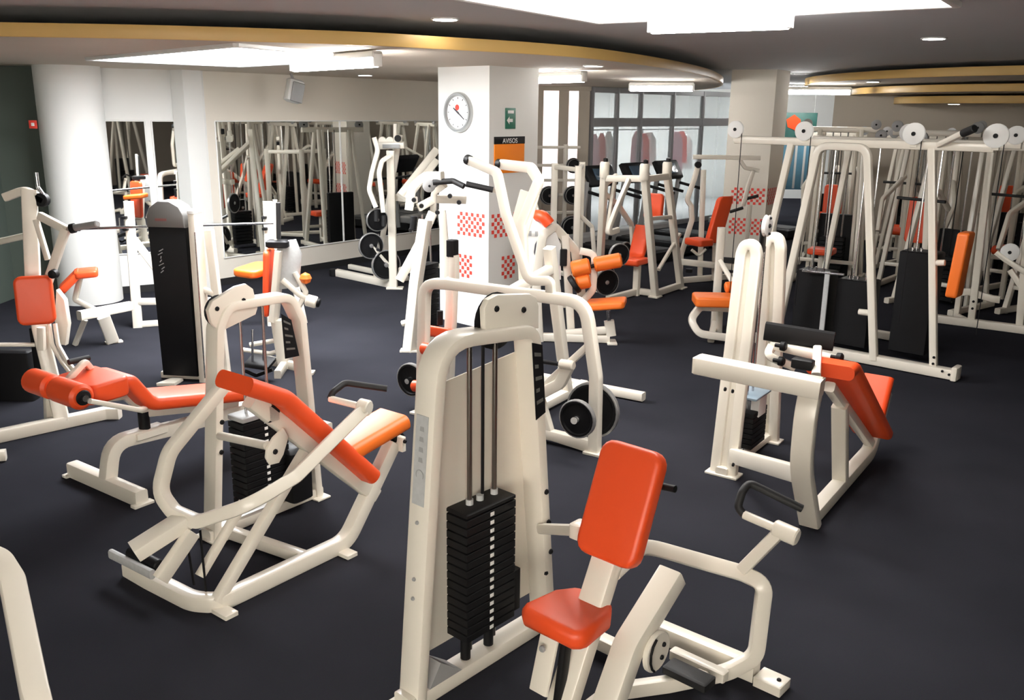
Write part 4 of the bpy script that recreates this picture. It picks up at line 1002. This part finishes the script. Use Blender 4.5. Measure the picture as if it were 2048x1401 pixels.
for a, b2, r_ in (((1143, 540), (1180, 532), .085), ((1188, 530), (1243, 520), .075), ((1152, 566), (1180, 560), .08)):
    mk('roller', B().cyl(dp(*a, 8.95), dp(*b2, 8.95), r_, 18, .018), ORANGE2, T)
mk('roller_axle', B().cyl(dp(1150, 540, 8.95), dp(1246, 520, 8.95), .02, 10), BLACK, T)
mk('roller_cap', B().cyl(dp(1144, 572, 8.9), dp(1153, 566, 8.9), .1, 18, .01), BLACK, T)
pad('seat', dp(1212, 608, 8.9), (V((.96, -.2, .12)), V((.2, .96, 0)), Z), rr(.40, .32, .05), .075, ORANGE2, T)
frame(T, 'seat_post', [dp(1217, 622, 8.95), dp(1219, 650, 8.95)], .04, .04, Y1, 0, STEEL)
frame(T, 'seat_bracket', [dp(1218, 642, 8.95), V((dp(1222, 675, 8.95).x, 8.95, .08))], .08, .1, Y1, 0)
frame(T, 'seat_beam', [dp(1120, 668, 9.0), dp(1218, 660, 8.95)], .07, .08, Z, 0)
frame(T, 'base_beam', [V((.25, 9.0, .045)), V((1.0, 8.95, .045))], .08, .08, Z, 0)
foot(T, V((1.02, 8.95, 0)), (X1, Y1), (.1, .2, .02))
plate(T, dp(1213, 565, 9.3), (.4, -.9, 0), .14); plate(T, dp(1238, 510, 9.4), (.4, -.9, 0), .12)
mk('disc_horn', B().cyl(dp(1190, 570, 9.3), dp(1240, 512, 9.45), .02, 10), STEEL, T)

# ------------------------------------------------------------------ M12: pec deck with A-frame
P = PL((1.83, 11.34), (2.25, 11.93))
T = thing('pec_fly_machine', 'white A-frame fly machine with a red pad in front of the glass partition', 'gym machine', P(.3, -.3, 0))
l1, l2 = P.sz(1289, 345), P.sz(1334, 345)
frame(T, 'a_frame_leg', [P(0, 0, 0), P(l1[0], 0, l1[1])], .08, .09, P.n, 0); frame(T, 'a_frame_leg', [P(.75, 0, 0), P(l2[0], 0, l2[1])], .08, .09, P.n, 0)
for s in (0, .75): foot(T, P(s, 0, 0), (P.e, P.n), (.16, .13, .02))
frame(T, 'mid_tie', [P.w(1296, 438), P.w(1345, 434)], .05, .05, P.n, 0)
frame(T, 'top_bar', [P(l1[0], -.55, 1.50), P(l1[0] + .05, 0, 1.52), P(l2[0] + .03, .02, 1.52)], .06, .08, None, .08)
frame(T, 'a_frame_leg', [P(-.15, -.75, 0), P(l1[0], -.55, 1.52)], .08, .09, P.n, 0)
for p in (P(l1[0], -.55, 1.60), P(l1[0], 0, 1.60), P(l2[0], 0, 1.60)):
    mk('pivot_drum', B().lathe(p - Z * .1, Z, [(.05, 0), (.06, .02), (.06, .18), (.05, .2)], 14), WHITE, T)
    mk('pivot_knob', B().lathe(p + Z * .1 + P.e * .02, Z, [(.03, 0), (.03, .04), (.01, .05)], 10), BLACK, T)
for o, sgn in ((-.62, 1), (.1, 1)):
    A = [P.w(1232, 352, o), P.w(1198, 378, o), P.w(1236, 410, o), P.w(1263, 450, o), P.w(1266, 500, o)] if o < 0 else [P.w(1258, 360, o), P.w(1232, 420, o), P.w(1214, 468, o), P.w(1236, 460, o)]
    frame(T, 'swing_arm', A, .05, .065, P.n, .05)
frame(T, 'handle_arm', [P.w(1230, 360, -.5), P.w(1214, 466, -.5), P.w(1234, 462, -.5)], .045, .05, P.n, .03)
pad('backrest', P.w(1308, 413, -.35), ax3(P, 0, 0, .1, 1), rr(.26, .34, .05), .08, ORANGE, T)
slabpad('long_pad', [P.sz(1287, 452, -.3), P.sz(1274, 510, -.3), P.sz(1262, 528, -.3)], .22, .08, ORANGE, T, P, -.3)
pad('seat', P.w(1268, 522, -.25), (P.n, P.e, Z), rr(.28, .32, .05), .08, ORANGE, T)
frame(T, 'seat_post', [P.w(1275, 530, -.25), V((*P.w(1275, 530, -.25).xy, 0))], .08, .08, P.n, 0)
frame(T, 'floor_beam', [P(0, 0, .05), P(0, -.25, .05), P(-.7, -.3, .05)], .07, .08, None, .05)
frame(T, 'floor_beam', [P(0, 0, .05), P(.75, 0, .05)], .07, .08, P.n, 0)
frame(T, 'strut', [P(0.05, 0, .35), P(.62, 0, .75)], .045, .045, P.n, 0)
plate(T, P.w(1215, 562, -.1), P.n, .17); plate(T, P.w(1250, 508, -.6), P.n, .16)
mk('disc_horn', B().cyl(P.w(1215, 562, -.25), P.w(1215, 562, .02), .022, 10), STEEL, T)

# ------------------------------------------------------------------ M13: seated chest press in front of the cream column
Y = 12.6
T = thing('incline_press_machine', 'cream press machine with a tall red backrest before the cream column', 'gym machine', V((2.9, 12.6, 0)))
frame(T, 'top_bar', [dp(1386, 314), dp(1520, 316)], .06, .06, Y1, 0)
frame(T, 'arm', [dp(1396, 332), dp(1388, 360), dp(1374, 400), dp(1382, 412)], .05, .07, Y1, .06)
frame(T, 'arm', [dp(1507, 340), dp(1497, 370), dp(1486, 412)], .05, .06, Y1, .06)
mk('arm_end', B().cyl(dp(1396, 330) - Y1 * .03, dp(1396, 330) + Y1 * .03, .045, 12), BLACK, T)
frame(T, 'arm_link', [dp(1480, 320), dp(1490, 336), dp(1518, 342)], .05, .05, Y1, .04)
mk('grip', B().cyl(dp(1492, 398), dp(1516, 392), .022, 10), RUBBER, T)
mk('grip', B().cyl(dp(1460, 424), dp(1486, 416), .022, 10), RUBBER, T)
frame(T, 'post', [dp(1407, 340), V((dp(1404, 490).x, 12.6, 0))], .06, .07, Y1, 0)
frame(T, 'curved_leg', [dp(1382, 410), dp(1384, 440), dp(1362, 510), V((dp(1358, 545).x, 12.5, 0))], .06, .07, Y1, .15)
frame(T, 'curved_leg', [dp(1500, 410), dp(1494, 470), dp(1486, 510), V((dp(1480, 540).x, 12.7, 0))], .05, .06, Y1, .15)
bt, bb = dp(1450, 398, 12.4), dp(1426, 482, 12.2)
pad('backrest', (bt + bb) / 2, (V((.85, .5, 0)), (bt - bb), V((.85, .5, 0)).cross(bt - bb)), rr(.25, .68, .06), .09, ORANGE, T)
pad('seat', dp(1398, 484, 12.1), (V((.85, .5, 0)), V((-.5, .85, 0)), Z), rr(.26, .34, .05), .09, ORANGE, T)
frame(T, 'back_post', [dp(1432, 470, 12.3), V((dp(1432, 520, 12.4).x, 12.4, .05))], .08, .08, Y1, 0)
frame(T, 'floor_beam', [dp(1362, 524, 12.3), dp(1470, 535, 12.2)], .08, .09, Z, 0)
frame(T, 'floor_beam', [V((2.3, 12.3, .045)), V((3.35, 12.8, .045))], .08, .08, Z, 0)
mk('foot_bar', B().rod([dp(1383, 500, 12.0), dp(1398, 512, 12.0), dp(1412, 498, 12.0)], .02, .04), WHITE, T)
for u in (1378, 1480): mk('leg_pad', B().cyl(dp(u, 545, 12.5) - Z * .0, dp(u, 545, 12.5) + Z * .05, .05, 10), BLACK, T)

# ------------------------------------------------------------------ M16: orange seat machine behind the twin uprights
Y = 9.2
T = thing('low_seat_machine', 'white machine with a light orange seat on bent tube legs behind the twin uprights', 'gym machine', V((2.2, 9.3, 0)))
pad('seat', dp(1428, 600, 9.1), (V((1, -.05, 0)), V((.05, 1, 0)), Z), rr(.42, .34, .05), .10, ORANGE2, T)
frame(T, 'bent_leg', [dp(1470, 618, 9.1), dp(1400, 614, 9.1), dp(1380, 640, 9.0), dp(1398, 668, 8.95), dp(1470, 678, 8.95)], .06, .075, Y1, [0, .08, .12, .12, 0])
frame(T, 'rear_leg', [dp(1440, 614, 9.3), V((dp(1440, 640, 9.4).x, 9.4, 0))], .06, .06, Y1, 0)
mk('roller', B().cyl(dp(1450, 576, 9.3), dp(1478, 572, 9.3), .06, 16, .015), ORANGE2, T)
frame(T, 'mast', [V((2.25, 9.75, 0)), V((2.25, 9.75, 1.1))], .08, .08, Y1, 0)
frame(T, 'roller_link', [dp(1470, 573, 9.3), V((2.25, 9.75, .75))], .05, .05, Y1, 0)
frame(T, 'floor_rail', [V((2.05, 9.0, .04)), V((2.25, 9.75, .04))], .07, .07, Z, 0)

# ------------------------------------------------------------------ M19: corner of the machine nearest at the left edge
T = thing('corner_machine', 'dim white machine frame cut off by the lower left corner', 'gym machine', V((-1.9, 3.0, 0)))
frame(T, 'tilted_post', [V((-1.52, 2.55, .05)), DP(70, 1390, 2.75), DP(25, 1165, 3.15), DP(0, 1125, 3.2), DP(-60, 1100, 3.2)], .09, .075, V((.7, .7, 0)), [0, .05, .1, .05, 0])
frame(T, 'floor_beam', [V((-1.50, 2.5, .04)), V((-2.6, 3.4, .04))], .09, .08, Z, 0)
frame(T, 'rear_post', [V((-2.5, 3.3, .04)), V((-2.4, 3.2, .9))], .08, .08, X1, 0)
pad('seat', V((-2.35, 3.1, .62)), (V((.7, -.7, 0)), V((.7, .7, 0)), Z), rr(.3, .34, .05), .09, ORANGE, T)
frame(T, 'seat_arm', [V((-2.4, 3.2, .55)), V((-1.98, 3.0, .58))], .06, .06, Z, 0)
frame(T, 'side_foot', [G(-60, 918, .04), G(12, 910, .04)], .07, .07, Z, 0)
frame(T, 'foot_link', [V((-2.55, 3.35, .04)), G(-55, 918, .04)], .07, .07, Z, 0)

# ------------------------------------------------------------------ crowded rows along the right: cable towers
def cable_tower(variant):
    """prototype at the origin, front to -Y"""
    T = thing('cable_tower', 'tall cream cable tower in the crowded rows along the right side', 'gym machine', (0, 0, 0), 'cable towers in the rows at right')
    w = .42
    hh = 1.95 + .12 * (variant % 2)
    for sx in (-1, 1):
        frame(T, 'front_post', [V((sx * w, -.35, 0)), V((sx * w * .72, -.05, hh))], .06, .07, X1, 0)
        frame(T, 'rear_post', [V((sx * w * .9, .38, 0)), V((sx * w * .7, .08, hh))], .055, .06, X1, 0)
        frame(T, 'floor_rail', [V((sx * w, -.5, .04)), V((sx * w * .92, .5, .04))], .07, .07, Z, 0)
    frame(T, 'top_rail', [V((-.55, 0, hh)), V((.55, 0, hh))], .07, .08, Y1, 0)
    for x in (-.5, .5): pulley('pulley', V((x, -.03, hh + .08)), Y1, .075, .03, GREY, T)
    frame(T, 'cross_rail', [V((-w, -.3, .32)), V((w, -.3, .32))], .05, .05, Z, 0)
    for k in range(10): mk('weight_plate', B().box(V((0, .05, .1 + .055 * k)), (X1, Y1, Z), (.32, .2, .05), .005), BLACK, T)
    for x in (-.11, .11): mk('guide_rod', B().cyl(V((x, .05, .05)), V((x, .05, hh)), .012, 8), STEEL, T)
    mk('cable', B().cyl(V((0, .05, .6)), V((0, .05, hh)), .006, 6), BLACK, T)
    if variant != 1:
        mk('stack_shroud', B().box(V((0, .2, .48)), (X1, Y1, Z), (.46, .08, .9), .01), BLACK, T)
    for x in (-.24, .24): frame(T, 'inner_post', [V((x * 1.1, .12, 0)), V((x, .1, hh))], .05, .055, X1, 0)
    if variant % 3 == 0:
        pad('seat', V((0, -.62, .5)), (X1, Y1, Z), rr(.34, .34, .05), .08, ORANGE, T); frame(T, 'seat_post', [V((0, -.62, 0)), V((0, -.62, .47))], .07, .07, Y1, 0)
        frame(T, 'seat_beam', [V((0, -.62, .05)), V((0, .2, .05))], .07, .07, Z, 0)
    elif variant % 3 == 1:
        frame(T, 'swing_arm', [V((-.3, -.1, 1.5)), V((-.45, -.5, 1.2)), V((-.4, -.7, .8))], .05, .06, X1, .1)
        frame(T, 'swing_arm', [V((.3, -.1, 1.5)), V((.45, -.5, 1.2)), V((.4, -.7, .8))], .05, .06, X1, .1)
        pad('backrest', V((0, -.35, .95)), (X1, V((0, .12, 1)), Y1), rr(.28, .6, .05), .08, ORANGE, T)
        frame(T, 'back_post', [V((0, -.28, .0)), V((0, -.26, 1.25))], .07, .06, X1, 0)
    else:
        frame(T, 'lever', [V((0, -.1, 1.2)), V((.1, -.55, 1.45)), V((.1, -.8, 1.35))], .05, .06, X1, .1)
        mk('handle', B().cyl(V((-.25, -.8, 1.35)), V((.35, -.8, 1.35)), .018, 10), RUBBER, T)
        mk('knee_roller', B().cyl(V((-.2, -.5, .62)), V((.2, -.5, .62)), .06, 16, .015), ORANGE, T)
        frame(T, 'roller_post', [V((0, -.5, 0)), V((0, -.5, .6))], .06, .06, Y1, 0)
    return T
protos = [cable_tower(k) for k in range(3)]
spots = [(5.35, 11.05, .9), (6.45, 10.45, .95), (4.5, 12.7, .55), (5.6, 12.3, .6), (6.75, 11.8, .9), (7.85, 11.1, .7), (5.05, 14.35, .5), (6.15, 13.75, .75), (7.3, 13.1, .5), (8.45, 12.4, .6), (5.5, 16.0, .4), (6.7, 15.35, .6), (7.9, 14.6, .6)]
kinds = [2, 1, 0, 1, 2, 0, 1, 2, 0, 1, 2, 0, 1]
feature = ['with an orange seat', 'with orange backrest', 'with a pull bar']
order = ['first', 'second', 'third', 'fourth']; rown = ['front', 'second', 'third', 'rear']; rows = [(0, 0), (0, 1), (1, 0), (1, 1), (1, 2), (1, 3), (2, 0), (2, 1), (2, 2), (2, 3), (3, 0), (3, 1), (3, 2)]
first = [True, True, True]
made = []
for i, (x, y, a) in enumerate(spots):
    k = kinds[i]
    if first[k]: T = protos[k]; first[k] = False
    else: T = copy_tree(protos[k])
    T.location = (x, y, 0); T.rotation_euler = (0, 0, -a + random.uniform(-.15, .15))
    T['label'] = 'cable tower %s, %s from left in %s right-hand row' % (feature[k], order[rows[i][1]], rown[rows[i][0]])

for (x, y, a, k, lb) in ((2.6, -1.2, 2.6, 1, 'cable tower seen in the narrow mirror, nearest the added rear windows'), (3.9, -.4, 2.9, 0, 'cable tower behind the camera, seen only in the narrow mirrors'), (1.5, -1.7, 2.4, 2, 'dark cable tower between added rear window piers, reflected in narrow mirror')):
    T = copy_tree(protos[k]); T.location = (x, y, 0); T.rotation_euler = (0, 0, a); T['label'] = lb

for (x, y, a, k, lb) in ((-.42, 11.9, 1.0, 1, 'cable tower hidden behind the clock column, seen in the wide mirror'), (-.5, 13.5, 1.2, 0, 'second cable tower behind the clock column, seen in the mirror')):
    T = copy_tree(protos[k]); T.location = (x, y, 0); T.rotation_euler = (0, 0, a); T['label'] = lb

# ------------------------------------------------------------------ M18: machine at the right edge
P = PL((4.74, 10.15), (5.75, 9.45))
T = thing('pulley_machine', 'cream pulley machine at the right edge with a long floor beam', 'gym machine', P(.6, 0, 0))
frame(T, 'floor_beam', [P(0, 0, .05), P(1.9, 0, .05)], .09, .09, P.n, 0)
foot(T, P(.02, 0, 0), (P.e, P.n), (.08, .2, .03))
for s, t_ in ((.50, .45), (.98, .85)):
    frame(T, 'post', [P(s, -.02, .05), P(t_, -.02, 1.98)], .07, .075, P.n, 0)
bolts(T, [P(.50, .04, .3), P(.50, .04, .22)], P.n, .014)
c = P.w(2020, 505, .05)
pulley('pulley', c, P.n, .095, .04, SIGNW, T)
frame(T, 'pulley_arm', [P.w(1992, 505, .05), P.w(2012, 520, .05), P.w(2075, 560, .05)], .05, .06, P.n, 0)
frame(T, 'upper_rail', [P(.1, -.02, 1.98), P(1.9, -.02, 1.98)], .06, .07, P.n, 0)
frame(T, 'mid_rail', [P.w(1905, 590, -.3), P.w(1935, 583, -.3), P.w(1985, 598, -.3), P.w(2000, 600, -.3)], .05, .08, P.n, .05)
frame(T, 'rear_leg', [P(.3, -.3, .05), P(.3, -.3, .6)], .06, .06, P.n, 0); frame(T, 'rear_link', [P(.3, -.3, .05), P(.5, 0, .05)], .06, .06, Z, 0)
mk('stack_block', B().box(P(1.25, -.15, .45), (P.e, P.n, Z), (.3, .2, .8), .01), BLACK, T)
frame(T, 'lever', [P.w(2020, 540, -.02), P.w(2060, 600, -.02)], .06, .06, P.n, 0)

# ------------------------------------------------------------------ dark machines by the glass partition
def treadmill(loc, rz):
    T = thing('treadmill', 'dark treadmill in the row in front of the glass partition', 'treadmill', (0, 0, 0), 'treadmills by the glass partition')
    mk('deck', B().box(V((0, 0, .12)), (X1, Y1, Z), (.75, 1.7, .16), .03), BLACK, T)
    mk('belt', B().box(V((0, -.05, .205)), (X1, Y1, Z), (.5, 1.5, .01), .003), RUBBER, T)
    mk('motor_hood', B().box(V((0, .72, .24)), (X1, Y1, Z), (.72, .35, .14), .04), GREY, T)
    for sx in (-1, 1):
        frame(T, 'upright', [V((sx * .36, .62, .1)), V((sx * .34, .45, 1.2))], .05, .09, X1, 0, GREY)
        frame(T, 'handrail', [V((sx * .34, .5, 1.05)), V((sx * .34, -.1, .95))], .04, .05, X1, 0, BLACK)
    mk('console', B().box(V((0, .48, 1.28)), (X1, V((0, .5, .85)), V((0, -.85, .5))), (.72, .36, .09), .03), BLACK, T)
    mk('screen', B().box(V((0, .435, 1.31)), (X1, V((0, .5, .85)), V((0, -.85, .5))), (.4, .2, .012), .003), mat('dark_screen', (.05, .08, .12), .15), T)
    T.location = loc; T.rotation_euler = (0, 0, rz); return T
t0 = treadmill((1.75, 14.6, 0), .8)
t0['label'] = 'dark treadmill before the glass partition, nearest to the louvred window'
for x, y, lb in ((2.45, 15.5, 'second dark treadmill from the louvred window'), (3.15, 16.4, 'dark treadmill at the far end, left of the cream column'), (4.75, 17.6, 'dark treadmill seen past the right side of the cream column')):
    c = copy_tree(t0); c.location = (x, y, 0); c.rotation_euler = (0, 0, .8); c['label'] = lb
def plate_tree(loc, rz, label):
    T = thing('disc_rack', label, 'rack', (0, 0, 0))
    for x in (-.3, .3): frame(T, 'post', [V((x, 0, 0)), V((x, 0, 1.75))], .07, .07, Y1, 0)
    for z in (.05, .6, 1.15, 1.7): frame(T, 'shelf_rail', [V((-.55, 0, z)), V((.55, 0, z))], .05, .05, Y1, 0)
    frame(T, 'foot_rail', [V((-.3, -.35, .04)), V((-.3, .35, .04))], .06, .06, Z, 0); frame(T, 'foot_rail', [V((.3, -.35, .04)), V((.3, .35, .04))], .06, .06, Z, 0)
    for z, xs, r in ((.35, (-.42, 0, .42), .2), (.9, (-.42, 0, .42), .16), (1.4, (-.42, .42), .13)):
        for x in xs:
            mk('peg', B().cyl(V((x, 0, z)), V((x, -.16, z)), .02, 10), STEEL, T)
            plate(T, V((x, -.07, z)), Y1, r); plate(T, V((x, -.12, z)), Y1, r * .85)
        frame(T, 'peg_rail', [V((-.5, .02, z)), V((.5, .02, z))], .05, .05, Y1, 0)
    T.location = loc; T.rotation_euler = (0, 0, rz); return T
plate_tree((.58, 15.6, 0), .2, 'cream rack loaded with black discs beside the louvred window')
# power rack posts between the disc rack and the fly machine
T = thing('power_rack', 'cream squat rack with tall square posts near the louvred window', 'rack', V((1.1, 12.6, 0)))
for u, y in ((1155, 12.4), (1108, 13.0), (1162, 13.4)):
    p = DP(u, 400, y); frame(T, 'post', [V((p.x, y, 0)), V((p.x, y, 1.58))], .09, .09, Y1, 0)
pA, pB, pC = [DP(u, 400, y) for u, y in ((1155, 12.4), (1108, 13.0), (1162, 13.4))]
for z in (.05, 1.53): 
    frame(T, 'tie_rail', [V((pA.x, 12.4, z)), V((pB.x, 13.0, z))], .06, .06, Z, 0); frame(T, 'tie_rail', [V((pA.x, 12.4, z)), V((pC.x, 13.4, z))], .06, .06, Z, 0)
frame(T, 'brace', [V((pA.x, 12.4, .05)), V((pA.x + .3, 12.5, .05)), V((pA.x + .22, 12.5, .75)), V((pA.x, 12.4, .95))], .06, .06, Y1, .05)

# ------------------------------------------------------------------ things beyond the partition and the opening
random.seed(3)
for k in range(9):
    p = PG(1.6 + .5 * k, -1.2 - .2 * (k % 3), 0); hgt = random.uniform(1.0, 2.2); zc = random.uniform(1.38, 1.5)
    w = random.uniform(.10, .2)
    o = mk('hanging_garment', B().prism([p + Z * (zc - hgt * .3) - X1 * w, p + Z * (zc - hgt * .3) + X1 * w, p + Z * (zc + .25) + X1 * w * .8, p + Z * (zc + .4) + X1 * w * .3, p + Z * (zc + .4) - X1 * w * .3, p + Z * (zc + .25) - X1 * w * .8], Y1 * .06, .01), (PINK, RED, SIGNW)[k % 3], org=p)
    tag(o, ('pink', 'red', 'white')[k % 3] + ' garment hanging behind the glass partition, ' + ('first', 'second', 'third')[k // 3] + ' of its colour from left', 'garment', 'hanging items behind the glass')
p = PG(2.3, -1.4, 0)
rail = thing('garment_rail', 'grey clothes rail behind the glass partition', 'rail', p)
frame(rail, 'top_bar', [PG(1.2, -1.45, 1.92), PG(6.0, -1.45, 1.92)], .03, .03, Z, 0, GREY)
for s in (1.3, 3.6, 5.9): frame(rail, 'stand', [PG(s, -1.45, 0), PG(s, -1.45, 1.92)], .04, .04, PG.e, 0, GREY)
# teal poster and blue panel seen through the opening beside the cream column
c = DP(1590, 262, 21.0); t = thing('teal_poster', 'teal poster with an orange figure seen past the cream column', 'poster', c)
mk('sheet', B().box(c, (X1, Z, Y1), (.95, .8, .02), .005), TEAL, t)
mk('figure', B().prism([c - Y1 * .015 + X1 * x + Z * y for x, y in ((-.22, .25), (-.05, .36), (.1, .25), (.12, .02), (.2, -.25), (.1, -.22), (-.02, .02), (-.18, .08))], -Y1 * .004), ORANGE, t)
c2 = DP(1590, 325, 20.5); t2 = thing('blue_panel', 'pale blue display panel below the teal poster', 'display', V((c2.x, 20.5, 0)))
mk('board', B().box(V((c2.x, 20.5, 1.15)), (X1, Z, Y1), (.95, 1.0, .03), .005), BLUE, t2)
for k in range(5): mk('stripe', B().box(V((c2.x - .38 + .19 * k, 20.48, 1.15)), (X1, Z, Y1), (.05, .95, .01), .002), SIGNW, t2)
for x in (-.4, .4): mk('leg', B().box(V((c2.x + x, 20.5, .33)), (X1, Y1, Z), (.05, .05, .66), .005), GREY, t2)
frame(t, 'hanger', [c + Z * .4 - X1 * .4, V((c.x - .4, c.y, ZU))], .01, .01, X1, 0, GREY); frame(t, 'hanger', [c + Z * .4 + X1 * .4, V((c.x + .4, c.y, ZU))], .01, .01, X1, 0, GREY)
